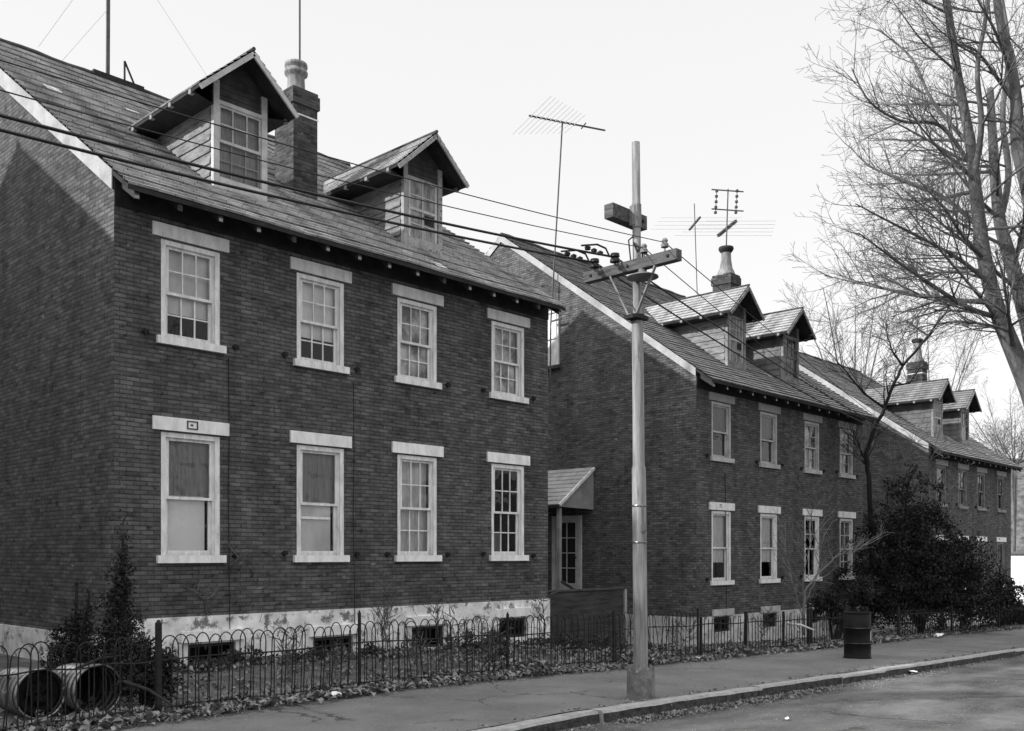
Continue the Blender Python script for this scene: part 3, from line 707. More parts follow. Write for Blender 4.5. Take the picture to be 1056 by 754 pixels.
    if ph < .7: q.lathe([(.20, zt-.02), (.185, zt+.05), (.165, zt+.10), (.155, zt+.30), (.165, zt+.34), (.21, zt+.37), (.215, zt+.42), (.18, zt+.44), (.175, zt+.49), (.21, zt+.51), (.205, zt+.57), (.15, zt+.60), (.12, zt+.60), (.11, zt+.3)], (cx_, (y0+y1)/2, 0), 20)
    else: q.lathe([(.28, zt-.02), (.25, zt+.10), (.19, zt+.22), (.15, zt+ph*.55), (.14, zt+ph-.12), (.13, zt+ph-.06), (.11, zt+ph-.1)], (cx_, (y0+y1)/2, 0), 20)
    q.build('chimney_pot', 'pot', ch, True)
    if brick != 'brick' or name == 'end_house':
        q = MB(); q.lathe([(.145, zt+ph-.18), (.20, zt+ph-.12), (.225, zt+ph-.07), (.215, zt+ph-.01), (.15, zt+ph), (.11, zt+ph-.02)], (cx_, (y0+y1)/2, 0), 18); q.build('pot_rim', 'soot', ch, True)
    for d_ in dormers: dormer(root, **d_)
    return root

H1 = dict(ox=5.92, oz=.61)
low1 = [dict(x=1.13, style=(1,1,1,1), blind=1, blind_mat='blind_lite', gap_right=True, curtain=('curtain', 1.74, 2.56, 0, 1, .135)),  # full-width front curtain darkens the upper sash, standing in for a storm-pane reflection
        dict(x=3.38, style=(1,1,1,1), blind=1, blind_mat='blind_lite', gap_right=True, curtain=('curtain', 1.74, 2.56, 0, 1, .135), bar=True),  # upper curtain again paints in the dark reflection of the storm pane
        dict(x=5.43, style=(3,2,3,2), curtain=('curtain_l', .9, 2.56, 0, 1)),
        dict(x=7.74, style=(3,2,3,2), curtain=('curtain', .9, 1.3, 0, .5))]
up1 = [dict(x=1.13, blind=.70, blind_mat='blind'), dict(x=3.38, blind=.68, blind_mat='blind_lite'),
       dict(x=5.43, blind=.97, blind_mat='pane_reflection'), dict(x=7.74, blind=.97, blind_mat='pane_reflection')]
h1 = house('row_house', 5.92, .61, 8.90, dict(low=low1, up=up1, base=[(1.45,0), (3.62,-.04), (5.65,.02), (7.85,.06)]),
      'nearest dark brick double house with two weathered dormers and white framed windows',
      [dict(xc=2.33, apex=8.70), dict(xc=6.14, boarded=True, apex=8.62, facemat='patchy')], side_drop=.25)
low2 = [dict(x=1.15, style=(1,1,1,1), blind=.72, blind_mat='curtain_l'), dict(x=3.55, style=(1,1,1,1), blind=.72, blind_mat='curtain_l'),
        dict(x=6.05, style=(2,2,2,1)), dict(x=8.30, style=(2,2,2,2))]
up2 = [dict(x=1.15, style=(1,1,1,1), blind=1, blind_mat='dim_curtain', frame='white2'), dict(x=3.55, style=(1,1,1,1), blind=1, blind_mat='dim_curtain', frame='white2'),
       dict(x=6.05, style=(2,2,2,2), blind=1, blind_mat='pane_reflection', frame='white2'), dict(x=8.30, style=(2,2,2,2), blind=1, blind_mat='pane_reflection', frame='white2')]
h2 = house('row_house', 20.26, -.03, 9.45, dict(low=low2, up=up2, base=[(1.15,.38), (3.55,.36), (6.05,.34), (8.3,.32)]),
      'middle brick house behind the utility pole, with side door under a hood',
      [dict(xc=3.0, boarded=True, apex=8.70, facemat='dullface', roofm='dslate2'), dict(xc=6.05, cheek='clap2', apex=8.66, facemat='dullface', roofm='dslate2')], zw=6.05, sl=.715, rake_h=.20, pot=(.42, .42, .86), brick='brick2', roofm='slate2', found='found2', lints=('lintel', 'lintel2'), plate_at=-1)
low3 = [dict(x=1.2, style=(1,1,1,1), frame='dullface'), dict(x=3.4, style=(2,1,2,1), frame='dullface'), dict(x=5.5, style=(2,1,2,1), frame='dullface'), dict(x=7.9, style=(2,1,2,1), frame='dullface')]
up3 = [dict(x=1.2, style=(1,1,1,1), frame='dullface'), dict(x=3.4, style=(2,1,2,1), blind=1, blind_mat='curtain', frame='dullface'), dict(x=5.5, style=(2,1,2,1), frame='dullface'), dict(x=7.9, style=(2,1,2,1), frame='dullface')]
h3 = house('row_house', 35.2, -.62, 9.2, dict(low=low3, up=up3, base=[(1.2,.2), (3.4,.2)]),
      'farthest brick house at the street end, half hidden by evergreens and bare trees',
      [dict(xc=2.7, cheek='clap3', boarded=True, apex=8.7, facemat='dullface', roofm='dslate3'), dict(xc=5.6, cheek='clap2', apex=8.66, facemat='dullface', roofm='dslate3')], zw=6.05, sl=.70, rake_h=.22, pot=(.3, .55, .95), brick='brick2', roofm='slate2', found='found2', lints=('lintel', 'lintel2'), plate_at=-1)
h0 = house('row_house', 5.92-14.55, .80, 8.9, dict(low=low3, up=up3, base=[]),
      'brick house up the street beyond the left edge of the photo', [], detail=False, plate_at=-1)

# worn painted house number on the lintel of the middle house
tx = bpy.data.curves.new('house_number', 'FONT'); tx.body = '71'; tx.size = .15; tx.extrude = .002; tx.align_x = 'CENTER'; tx.align_y = 'CENTER'
tmp = bpy.data.objects.new('tmp_text', tx); col.objects.link(tmp)
dg = bpy.context.evaluated_depsgraph_get(); me = bpy.data.meshes.new_from_object(tmp.evaluated_get(dg)); bpy.data.objects.remove(tmp)
me.materials.clear(); me.materials.append(M['fascia'])
o = bpy.data.objects.new('house_number', me); col.objects.link(o); o.parent = h2; o.location = (1.06, -.039, 2.735); o.rotation_euler = (R(90), 0, 0)

# conduits down the near facade
for x, zt, zb in ((1.72, 3.8, -.25), (4.02, 3.75, -.5)):
    q = MB(); q.tube([(x, -.012, zt), (x+.01, -.015, zt-1.2), (x-.005, -.012, (zt+zb)/2), (x, -.045, 0.02), (x, -.05, zb)], .006, 6); q.build('cable', 'iron', h1)
q = MB(); q.tube([(1.3, -.012, 3.6), (1.31, -.02, 2.8), (1.3, -.05, .1), (1.3, -.06, -.3)], .010, 6); q.build('cable', 'iron', h2)

# gable side of the middle house: attic window, door with hood, landing
def gy(d): return d - 13.0
q = MB(); z0, z1, ya, yb = 6.70, 8.22, 4.36, 5.30
q.box(-.05, 0, ya, ya+.07, z0, z1); q.box(-.05, 0, yb-.07, yb, z0, z1); q.box(-.05, 0, ya+.07, yb-.07, z1-.07, z1); q.box(-.05, 0, ya+.07, yb-.07, (z0+z1)/2-.025, (z0+z1)/2+.025)
q.box(-.045, -.012, (ya+yb)/2-.012, (ya+yb)/2+.012, z0, z1-.07)
f = q.build('window', 'white', h2); q = MB(); q.box(-.10, 0, ya-.06, yb+.06, z0-.09, z0); q.build('sill', 'fascia', f)
q = MB(); q.box(-.012, -.002, ya+.07, yb-.07, z0, z1-.07); q.build('blind', 'curtain_l', f)
q = MB(); ya, yb, z0, z1 = 3.66, 4.49, .48, 2.50
for a_, b_, c_, e_ in ((ya-.10, ya, z0, z1+.08), (yb, yb+.10, z0, z1+.08), (ya, yb, z1, z1+.08)): q.box(-.05, 0, a_, b_, c_, e_)
fr = q.build('door', 'white2', h2)
q = MB(); q.box(-.03, -.004, ya, ya+.11, z0, z1); q.box(-.03, -.004, yb-.11, yb, z0, z1); q.box(-.03, -.004, ya+.11, yb-.11, z1-.11, z1); q.box(-.03, -.004, ya+.11, yb-.11, z0, z0+.28)
q.box(-.026, -.004, (ya+yb)/2-.014, (ya+yb)/2+.014, z0+.28, z1-.11)
for k in (1, 2, 3): zz = z0+.28+(z1-.11-z0-.28)*k/4; q.box(-.024, -.004, ya+.11, yb-.11, zz-.014, zz+.014)
q.build('door_leaf', 'white2', fr)
q = MB(); q.box(-.012, -.003, ya+.11, yb-.11, z0+.28, z1-.11); q.build('pane', 'inner_dark', fr)
q = MB(); q.lathe([(.0, 0), (.025, .005), (.03, .03), (.0, .05)], (-.085, ya+.055, z0+.95), 10); q.build('handle', 'iron', fr)
# hood
q = MB(); y0, y1 = 3.17, 5.3; zt, zb, dx = 3.84, 2.80, -1.42
n = 9
for i in range(n):
    t0, t1 = i/n, (i+1)/n
    xa, xb = dx*(1-t0), dx*(1-t1); za, zc = zb+(zt-zb)*t0, zb+(zt-zb)*t1
    q.face([(xa, y1, za+.02), (xa, y0-.06, za+.02), (xb, y0-.06, zc), (xb, y1, zc)], [(y1, i*.14), (y0, i*.14), (y0, i*.14+.14), (y1, i*.14+.14)])
    q.face([(xa, y0-.06, za+.02), (xa, y1, za+.02), (xa, y1, za), (xa, y0-.06, za)])
hd = q.build('door_hood', 'hood', h2)
q = MB()
for yy in (y0, y1-.03):
    P = [(dx+.06, yy, zb-.05), (0, yy, zb-.08), (0, yy, zt-.05)]; Q = [(p[0], yy+.03, p[2]) for p in P]
    q = MB(); q.face(P); q.face(Q[::-1]); q.face([P[0], Q[0], Q[1], P[1]]); q.face([P[2], Q[2], Q[0], P[0]]); q.build('side_panel', 'hoodside', hd)
q = MB(); q.bar((dx, y0-.03, zb-.015), (0, y0-.03, zt-.03), .05, .07); q.build('barge_board', 'white', hd)
q = MB(); q.face([(dx+.05, y0+.03, zb-.04), (0, y0+.03, zb-.04), (0, y1-.03, zb-.04), (dx+.05, y1-.03, zb-.04)]); q.box(dx, dx+.05, y0, y1, zb-.08, zb); q.build('ceiling_board', 'soffit', hd)
for yy in (y0+.02, y1-.12):
    q = MB(); q.box(dx+.06, dx+.15, yy, yy+.09, -.3, zb-.08); q.build('post', 'hoodside', hd)
q = MB(); q.box(-1.5, -.01, y0-.05, y1, -.4, .44); q.build('landing', 'board', h2)
q = MB(); q.bar((-1.42, y0-.1, .85), (-1.40, y0-1.25, .30), .05, .06); q.bar((-1.41, y0-1.2, .33), (-1.41, y0-1.2, -.3), .05); 
for k in range(4): q.box(-1.5, -.6, y0-.30*(k+1)-.05, y0-.30*k-.06, -.6, .30-.17*k)
q.build('steps', 'board', h2)

# board fence standing between the near and the middle house
t = empty('board_fence', (15.0, 13.45, -.4), 'dark wooden board fence closing the gap between the two nearest brick houses', 'fence')
for i in range(7):
    q = MB(); q.box(.02, 2.92, -.012-.004*(i % 2), .014, -.35+i*.21, -.35+(i+1)*.21-.006); q.build('board', 'board', t)
q = MB(); q.box(0, 3.0, -.04, .05, 1.115, 1.155); q.build('top_rail', 'fascia', t)
q = MB(); q.box(2.93, 3.01, -.05, .04, -.4, 1.112); q.build('post', 'hoodside', t)
q = MB(); q.box(-.05, .02, -.05, .04, -.4, 1.112); q.build('post', 'board', t)

# ------------------------------------------------------------------ iron fences
def hoop_mesh(wd=.175, h=.86, r=.0068):
    q = MB(); pts = [(-wd/2, 0, 0), (-wd/2, 0, h-wd*.75)]
    for k in range(1, 8):
        a = math.pi*(1-k/8.0); pts.append((wd/2*math.cos(a), 0, h-wd*.75+wd*.75*math.sin(a)))
    pts += [(wd/2, 0, h-wd*.75), (wd/2, 0, 0)]
    q.tube(pts, r, 5); return q
FD = 9.72
def hoop_fence(u0, u1, posts, label, h=.86, pitch=.135):
    t = empty('iron_fence', (u0, FD, gz(u0)), label, 'fence', 'iron fences along the sidewalk')
    first = None; rnd = random.Random(int(u0*10)); k = 0
    x = .1
    while x < u1-u0-.1:
        z = gz(u0+x)-gz(u0)
        hh = h
        if first is None:
            first = hoop_mesh(h=hh).build('hoop', 'iron', t, loc=(x, 0, z)); o = first
        else: o = share(first, t, (x, .006*(k % 2), z))
        o.rotation_euler = (rnd.uniform(-.03, .03)+.03*math.sin(x*1.3), rnd.uniform(-.03, .03)+.02*math.sin(x*.8), rnd.uniform(-.15, .15)); o.scale = (rnd.uniform(.93, 1.08), 1, rnd.uniform(.97, 1.03))
        if rnd.random() < .10: o.rotation_euler = (rnd.uniform(-.14, .14), rnd.uniform(-.12, .12), rnd.uniform(-.4, .4))
        x += pitch; k += 1
    for zz in (.60, .10):
        q = MB(); n = 24
        q.tube([((u1-u0)*i/n, .012+.012*math.sin(i*.9), gz(u0+(u1-u0)*i/n)-gz(u0)+zz+.012*math.sin(i*1.3)) for i in range(n+1)], .009, 5); q.build('rail', 'iron', t)
    for pu, ph, pw in posts:
        q = MB(); zz = gz(pu)-gz(u0); q.box(pu-u0-pw/2, pu-u0+pw/2, -pw/2, pw/2, zz-.2, zz+ph); q.tube([(pu-u0, 0, zz+ph), (pu-u0, 0, zz+ph+.03)], [pw*.5, pw*.25], 6); q.build('post', 'iron', t)
    return t
hoop_fence(1.6, 4.86, [(1.6, .9, .04), (3.2, .9, .035)], 'leftmost black hoop top iron fence section in front of the lying trash cans')
hoop_fence(4.90, 15.2, [(4.90, 1.0, .052), (7.53, .98, .03), (10.2, .9, .03), (12.7, .9, .03), (15.2, .9, .03)], 'long black hoop top iron fence in front of the nearest brick house')
def picket_fence(u0, u1, posts, label, h=.74, pitch=.115, name='iron_fence', cat='fence', lean=0):
    t = empty(name, (u0, FD, gz(u0)), label, cat, 'iron fences along the sidewalk' if name == 'iron_fence' else None)
    first = None; rnd = random.Random(int(u0*10)); x = pitch/2
    while x < u1-u0:
        z = gz(u0+x)-gz(u0)
        if first is None:
            q = MB(); q.tube([(0,0,-.05), (0,0,h-.06), (0,0,h)], [.0085, .0085, .002], 5); first = q.build('picket', 'iron', t, loc=(x, 0, z)); o = first
        else: o = share(first, t, (x, 0, z))
        o.rotation_euler = (rnd.uniform(-.03, .03), rnd.uniform(-.03, .03), 0); x += pitch
    for zz in (h-.13, .10):
        q = MB(); n = 12
        q.tube([((u1-u0)*i/n, .012, gz(u0+(u1-u0)*i/n)-gz(u0)+zz+.012*math.sin(i*1.3)) for i in range(n+1)], .011, 5); q.build('rail', 'iron', t)
    for pu, ph, pw in posts:
        q = MB(); zz = gz(pu)-gz(u0); q.box(pu-u0-pw/2, pu-u0+pw/2, -pw/2, pw/2, zz-.2, zz+ph); q.build('post', 'iron', t)
    return t
picket_fence(15.25, 19.5, [(15.3, .75, .04), (16.9, .82, .05), (18.4, .8, .04), (19.5, .85, .06)], 'straight picket iron fence to the right of the utility pole, before the middle house')
picket_fence(19.6, 21.3, [(19.62, .85, .05), (21.3, .9, .07)], 'short dark iron fence panel between the picket fence and the gate', pitch=.12)
picket_fence(21.45, 22.45, [(22.42, .84, .05)], 'narrow iron gate between two posts, left of the steel drum', h=.66, pitch=.125, name='iron_gate', cat='gate')
picket_fence(24.3, 40.5, [(24.3, .8, .05), (28, .8, .05), (32, .8, .05), (36, .8, .05), (40.5, .8, .05)], 'dark iron fence beyond the steel drum, under the big evergreen', pitch=.17)

# ------------------------------------------------------------------ utility pole, wires
PU, PD = 9.87, 7.13; PZ = gz(PU)
LEAN = .0095
def lean(p): return p + Vector((-CS, SN, 0))*(LEAN*(p.z-PZ))
t = empty('utility_pole', (PU, PD, PZ), 'grey steel utility pole with two crossarms and a disc lamp standing at the kerb', 'utility pole')
t.rotation_mode = 'AXIS_ANGLE'; t.rotation_axis_angle = (-LEAN, SN, CS, 0)
def zpix(y, Z=12.07): return CAM_Z + (572-y)/1008.0*Z - PZ
ztop = zpix(147)
q = MB(); q.lathe([(.088, .28), (.086, zpix(484)), (.074, zpix(480)), (.070, zpix(330)), (.053, zpix(322)), (.050, ztop), (.0, ztop)], (0,0,0), 20); q.build('shaft', 'pole', t, True)
q = MB(); rnd = random.Random(2); n = 28
prof = [(.17, -.15), (.172, .02), (.17, .20), (.168, .33)]
base = 0
for i, (r_, h_) in enumerate(prof):
    for k in range(n):
        a = 2*math.pi*k/n; rr = r_+rnd.uniform(-.004, .004); hh = h_+(rnd.uniform(-.03, .07) if i == 3 else 0); q.v.append((rr*math.cos(a), rr*math.sin(a), hh))
for k in range(n):
    a = 2*math.pi*k/n; q.v.append((.12*math.cos(a), .12*math.sin(a), .36+rnd.uniform(-.05, .06)))
for k in range(n):
    a = 2*math.pi*k/n; q.v.append((.08*math.cos(a), .08*math.sin(a), .27))
for i in range(5):
    for k in range(n): a = i*n+k; b_ = i*n+(k+1) % n; q.f.append((a, b_, b_+n, a+n)); q.uv.append(None)
q.build('footing', 'concrete', t)
# upper short arm along the street
zu = zpix(223)
q = MB(); q.box(-.40, .30, .055, .19, zu-.085, zu+.085); q.build('short_crossarm', 'arm', t)
q = MB(); q.lathe([(.056, zu-.15), (.062, zu-.14), (.062, zu+.14), (.056, zu+.15)], (0,0,0), 16); q.box(-.07, .07, -.02, .055, zu-.12, zu+.12); q.build('clamp', 'pole', t)
# main arm across the street
zm = zpix(278); y_r, y_l = 6.42-PD, 7.82-PD
q = MB(); q.box(-.20, -.085, y_r, y_l, zm-.065, zm+.065); arm = q.build('main_crossarm', 'arm', t)
for yy, hz in ((y_r+.14, .62), ):
    pass
zb = zpix(328)
for yy in (y_r+.30, y_l-.42):
    q = MB(); q.bar((-.19, yy, zm-.07), (-.10, .05 if yy > 0 else -.05, zb), .035, .02); q.build('brace', 'pole', t)
q = MB(); q.lathe([(.072, zb-.04), (.085, zb-.035), (.085, zb+.035), (.072, zb+.04)], (0,0,0), 16); q.box(-.16, .11, -.09, .09, zb-.025, zb+.02); q.build('brace_band', 'iron', t)
for zz, xx, yy in ((zm, -.204, y_r+.12), (zm, -.204, .0), (zm, -.204, y_l-.12), (zu, -.33, .19), (zu, .2, .052)):
    q = MB(); q.lathe([(0, .012), (.018, .010), (.022, 0), (.022, -.01)], (xx, yy, zz), 8, Matrix.Rotation(R(-90), 3, 'Y')); q.build('bolt', 'iron', t)
for zz in (1.9, 2.35):
    q = MB(); q.lathe([(.09, zz-.012), (.094, zz), (.09, zz+.012)], (0, 0, 0), 18); q.build('band', 'galv', t)
q = MB(); q.box(-.03, .03, -.096, -.088, 2.02, 2.12); o = q.build('tag', 'galv', t); o.rotation_euler = (0, 0, R(-20))
# disc lamp
zl = zpix(286); q = MB()
q.lathe([(.0, .07), (.05, .07), (.055, .02), (.10, .015), (.19, -.02), (.195, -.032), (.185, -.03), (.05, -.01), (.0, -.01)], (-.15, -.19, zl-.04), 24); lamp = q.build('lamp', 'lamp', t, True)
q = MB(); q.tube([(-.15, -.19, zl+.03), (-.15, -.19, zl+.22), (-.10, -.1, zl+.30), (-.03, -.03, zl+.30)], .012, 6); q.build('lamp_bracket', 'iron', lamp)
# insulators: position along the arm (world d) ; two upright pins on the street side, two heavy ones on the house side
ins = []
def pin_ins(d, kind):
    y = d-PD; q = MB()
    if kind == 'pin':
        q.tube([(-.142, y, zm+.066), (-.142, y, zm+.16)], .012, 6); q.lathe([(.045, zm+.13), (.045, zm+.17), (.03, zm+.18), (.04, zm+.21), (.025, zm+.235), (.0, zm+.24)], (-.142, y, 0), 12)
        o = q.build('insulator', 'pot', t); p = Vector((PU-.142, d, PZ+zm+.19))
    else:
        q.tube([(-.142, y, zm+.066), (-.142, y, zm+.12)], .014, 6); q.lathe([(.02, zm+.10), (.065, zm+.11), (.06, zm+.15), (.03, zm+.16), (.06, zm+.175), (.055, zm+.215), (.0, zm+.23)], (-.142, y, 0), 12)
        o = q.build('insulator', 'insul', t); p = Vector((PU-.142, d, PZ+zm+.17))
    return lean(p)
pA = pin_ins(6.62, 'pin'); pB = pin_ins(6.92, 'pin'); pC = pin_ins(7.36, 'dark'); pD = pin_ins(7.68, 'dark')
def proj(p):
    X = p.x*CS-p.y*SN; Z = p.x*SN+p.y*CS; return 528+1008*X/Z, 572-1008*(p.z-CAM_Z)/Z
def sagged(a, b_, sag, n=40): return [a.lerp(b_, i/n)-Vector((0,0,4*sag*(i/n)*(1-i/n))) for i in range(n+1)]
def wire(name, p, yleft, r, m, label, dprev=None):
    """runs up the street to the next support off the left edge; sag fitted to the height at the left edge"""
    best = None; end0 = Vector((-20, p.y, p.z+.75))
    lo_, hi_ = -1.0, 3.0
    for _ in range(40):
        s_ = (lo_+hi_)/2; pts = sagged(p, end0, s_, 200); yy = None
        for a, c in zip(pts, pts[1:]):
            if c.x*SN+c.y*CS < 1: break
            pa, pc = proj(a), proj(c)
            if pa[0] >= 0 > pc[0]: f_ = pa[0]/(pa[0]-pc[0]); yy = pa[1]+(pc[1]-pa[1])*f_; break
        if yy is None: break
        if yy > yleft: hi_ = s_
        else: lo_ = s_
    q = MB(); q.tube(sagged(p, end0, s_, 60), r, 6); o = q.build(name, m); tag(o, label, 'power line', 'overhead lines along the street'); return o
wire('power_line', pA, 62, .005, 'wire_t', 'thin upper wire left of the pole, on the pin nearest the street')
wire('power_line', pB, 93, .005, 'wire_t', 'thin second wire left of the pole, just below the topmost one')
wire('power_line', pC, 119, .0135, 'wire', 'upper of the two thick black wires left of the pole')
wire('power_line', pD, 134, .0135, 'wire', 'lowest thick black wire left of the pole')
targets = [(pA, (945, 452), 33.5, .10, .006, 'thin outer wire running from the pole down towards the farthest house'),
           (pB, (948, 458), 34.0, .35, .006, 'thin inner wire running from the pole over the middle house dormers'),
           (pC, (935, 446), 33.5, .20, .012, 'upper thick wire running right from the pole past the middle house roof'),
           (pD, (940, 455), 34.0, .35, .012, 'lower thick wire running right from the pole along the middle house eaves')]
for p, px, Z, sg, r, lab in targets:
    e_ = at(px[0], px[1], Z)
    e_ = Vector((35.15, 12.93, 4.95+.12*targets.index((p, px, Z, sg, r, lab))))
    q = MB(); q.tube(sagged(p, e_, sg, 40), r, 6); o = q.build('power_line', 'wire' if r > .01 else 'wire_t'); tag(o, lab, 'power line', 'overhead lines along the street')
q = MB(); q.tube([(-.03, -.06, 5.45), (-.03, -.06, 6.05)], .03, 8); 
for k in range(4): q.lathe([(.03, 5.53+.12*k), (.055, 5.55+.12*k), (.055, 5.59+.12*k), (.03, 5.61+.12*k)], (-.03, -.06, 0), 10)
q.build('wire_rack', 'insul', h3)
# dead-end jumpers beside the dark insulators
for p, s_ in ((pC, 1), (pD, 1)):
    q = MB(); a = p+Vector((-.02, 0, .0)); b_ = a+Vector((-.55, .0, .02)); 
    pts = [a, a+Vector((-.08, 0, .09)), a+Vector((-.25, 0, .10)), b_]; q.tube(pts, .012, 6)
    for k in range(3): c_ = a.lerp(b_, .35+k*.22); q.lathe([(.0, -.03), (.035, -.02), (.04, .01), (.0, .035)], (c_.x, c_.y, c_.z), 10)
    q.v = [(v[0]-PU, v[1]-PD, v[2]-PZ) for v in q.v]
    q.build('jumper_cable', 'wire', t)
q = MB(); q.tube([(-.06, -.05, zm+.20), (-.10, -.03, zm+.30), (-.14, -.25, zm+.10), (-.142, -.34, zm+.02)], .014, 6); q.tube([(-.08, .03, zm+.05), (-.10, .05, zm+.35), (-.05, .02, zm+.40)], .01, 6); q.build('looped_cable', 'wire', t)

# ------------------------------------------------------------------ oil drum on the sidewalk
t = empty('steel_drum', (18.05, 8.0, gz(18.05)-.01), 'dark steel drum standing on the sidewalk, used as a litter bin', 'drum')
R_ = .245; q = MB(); prof = [(.0, .01), (R_, .01), (R_+.008, .0), (R_+.008, .025), (R_, .03)]
for hz in (.29, .58): prof += [(R_, hz-.03), (R_+.012, hz-.01), (R_+.012, hz+.01), (R_, hz+.03)]
prof += [(R_, .86), (R_-.012, .86), (R_-.012, .05), (.0, .05)]
q.lathe(prof, (0,0,0), 32); q.build('body', 'drum', t, True)
q = MB(); pr = []; 
for k in range(9): a = 2*math.pi*k/8; pr.append((R_-.002+.011*math.cos(a), .862+.011*math.sin(a)))
q.lathe(pr, (0,0,0), 32); q.build('rim', 'drum', t, True)
for hz in (.29, .58):
    q = MB(); q.lathe([(R_+.010, hz-.008), (R_+.0135, hz), (R_+.010, hz+.008)], (0,0,0), 32); q.build('hoop_band', 'galv', t, True)
# torn pale label on the right hand side, curved with the body
q = MB(); a0 = R(-88)+.62; 
for k in range(5):
    a1, a2 = a0-.62+.13*k+.0, a0-.62+.13*(k+1); z0_, z1_ = .335+.01*(k % 2), .52-.02*((k*3) % 2)
    q.face([((R_+.004)*math.cos(a1), (R_+.004)*math.sin(a1), z0_), ((R_+.004)*math.cos(a2), (R_+.004)*math.sin(a2), z0_), ((R_+.004)*math.cos(a2), (R_+.004)*math.sin(a2), z1_), ((R_+.004)*math.cos(a1), (R_+.004)*math.sin(a1), z1_)])
o = q.build('torn_sticker', 'white2', t); o.rotation_euler = (0, 0, 0)

# ------------------------------------------------------------------ lying trash cans behind the fence
def trash_can(px, py, Z, L_, rad, yaw, label, closed=False):
    c = at(px, py, Z); zg = gz(c.x, c.y)
    t = empty('trash_can', (c.x, c.y, zg), label, 'trash can', None)
    q = MB(); A = Matrix.Rotation(R(90), 3, 'Y')
    prof = []; n = 26
    for i in range(n+1):
        f_ = i/n; rr = rad*(.86+.14*f_) + (.016*math.sin(f_*n*1.55) if .08 < f_ < .92 else 0); prof.append((rr, -L_+L_*f_))
    prof = [(.0, -L_)] + prof
    q.lathe(prof, (0, 0, rad), 32, A); body = q.build('body', 'galv', t, True)
    q = MB(); q.lathe([(rad*.985, 0), (rad*.84, -L_+.02), (0, -L_+.02)], (0, 0, rad), 32, A); q.build('inside', 'inner_dark', t, True)
    q = MB(); pr = []
    for k in range(9): a = 2*math.pi*k/8; pr.append((rad+.013*math.cos(a), .013*math.sin(a)))
    q.lathe(pr, (0, 0, rad), 32, A); q.build('rim', 'galv', t, True)
    for s_ in (-1, 1):
        q = MB(); q.tube([(-.14, s_*(rad+.005), rad+.06), (-.14, s_*(rad+.05), rad+.03), (-.14, s_*(rad+.05), rad-.04), (-.14, s_*(rad+.005), rad-.07)], .006, 5); q.build('handle', 'galv', t)
    if closed:
        q = MB(); q.lathe([(rad*.9, -.06), (rad*.8, -.05), (rad*.45, -.07), (rad*.4, -.03), (rad*.15, -.04), (0, -.08)], (0, 0, rad), 20, A)
        for k in range(8):
            a = k*.8; q.bar((-.05, rad*.5*math.cos(a), rad+rad*.5*math.sin(a)), (-.02, rad*.2*math.sin(a*2), rad+rad*.3*math.cos(a*1.7)), .05, .03)
        q.build('rubbish', 'drum', t)
    t.rotation_euler = (0, 0, yaw)
    return t
trash_can(101, 724, 10.35, .66, .265, math.atan2(-CS, -SN)+R(52), 'empty galvanised trash can on its side with dark open mouth')
trash_can(42, 727, 10.1, .70, .255, math.atan2(-CS, -SN)+R(50), 'galvanised trash can stuffed with rubbish, left of the empty one', True)

# ------------------------------------------------------------------ aerials
def mast(name, base, top, label, r=.014, m='antenna'):
    t = empty(name, tuple(base), label, 'antenna', None)
    q = MB(); q.tube([(0,0,-.1), tuple(Vector(top)-Vector(base))], r, 6); q.build('mast', m, t); return t
# tall mast on the near ridge, left
bs = Vector((8.75, 19.5, 11.15)); t = mast('antenna_mast', bs, bs+Vector((.04, .05, 3.2)), 'thick dark antenna mast on the ridge of the nearest house', .04)
q = MB(); q.bar((.35, 0, 0), (.35, 0, .45), .03); q.bar((.35, 0, .45), (.60, 0, -.05), .03); q.box(-.3, .75, -.04, .08, -.08, .05); q.build('ridge_mount', 'iron', t)
for a, c in (((.04, .03, 2.6), (-1.5, -.4, -.1)), ((.05, .04, 3.1), (2.6, -1.0, -.75)), ((.02, .02, 1.4), (-.9, 0, .0))):
    q = MB(); q.tube([a, c], .005, 4); q.build('guy_wire', 'antenna_l', t)
# mast on near chimney
bs = Vector((5.92+4.45+.10, 13+2.30, .61+9.42+.6)); mast('antenna_mast', bs, bs+Vector((0, 0, 2.6)), 'thin mast rising from the pale chimney pot of the nearest house', .018)
# yagi between houses, mast strapped to the middle house gable
b0 = at(568, 330, 26.6); top = at(580, 126, 26.6)-b0
t = mast('television_antenna', b0, b0+top, 'long television antenna on a tall mast between the two nearest houses', .022)
def camdir(X, Z): return Vector((X*CS+Z*SN, -X*SN+Z*CS, 0)).normalized()
Rr = camdir(math.sin(R(66.7)), math.cos(R(66.7))); el = camdir(-math.sin(R(23.3)), math.cos(R(23.3)))
e1l = top-Rr*1.0; e2l = top+Rr*1.32
q = MB(); q.bar(e1l, e2l, .035); q.build('boom', 'antenna', t)
for i in range(10):
    f_ = .03+i*.062; c = e1l.lerp(e2l, f_); hl = 1.25-.07*i
    q = MB(); q.tube([c-el*hl, c+el*hl], .007, 4); q.lathe([(0,-.035), (.03,-.03), (.03,.03), (0,.035)], c, 6); q.build('element', 'antenna_l', t)
q = MB(); q.bar(e1l.lerp(e2l, .68)+Vector((0,0,-.08)), e1l.lerp(e2l, .74)+Vector((0,0,.1)), .03); q.build('bracket', 'antenna', t)
q = MB(); q.tube([(0, -.35, 0), (0, -.35, -.9)], .006, 4); q.tube([(0, 0, -.1), (-.02, 0, -1.6)], .022, 5); q.bar((0, 0, -.05), (0, -.38, -.02), .04); q.build('wall_bracket', 'antenna', t)
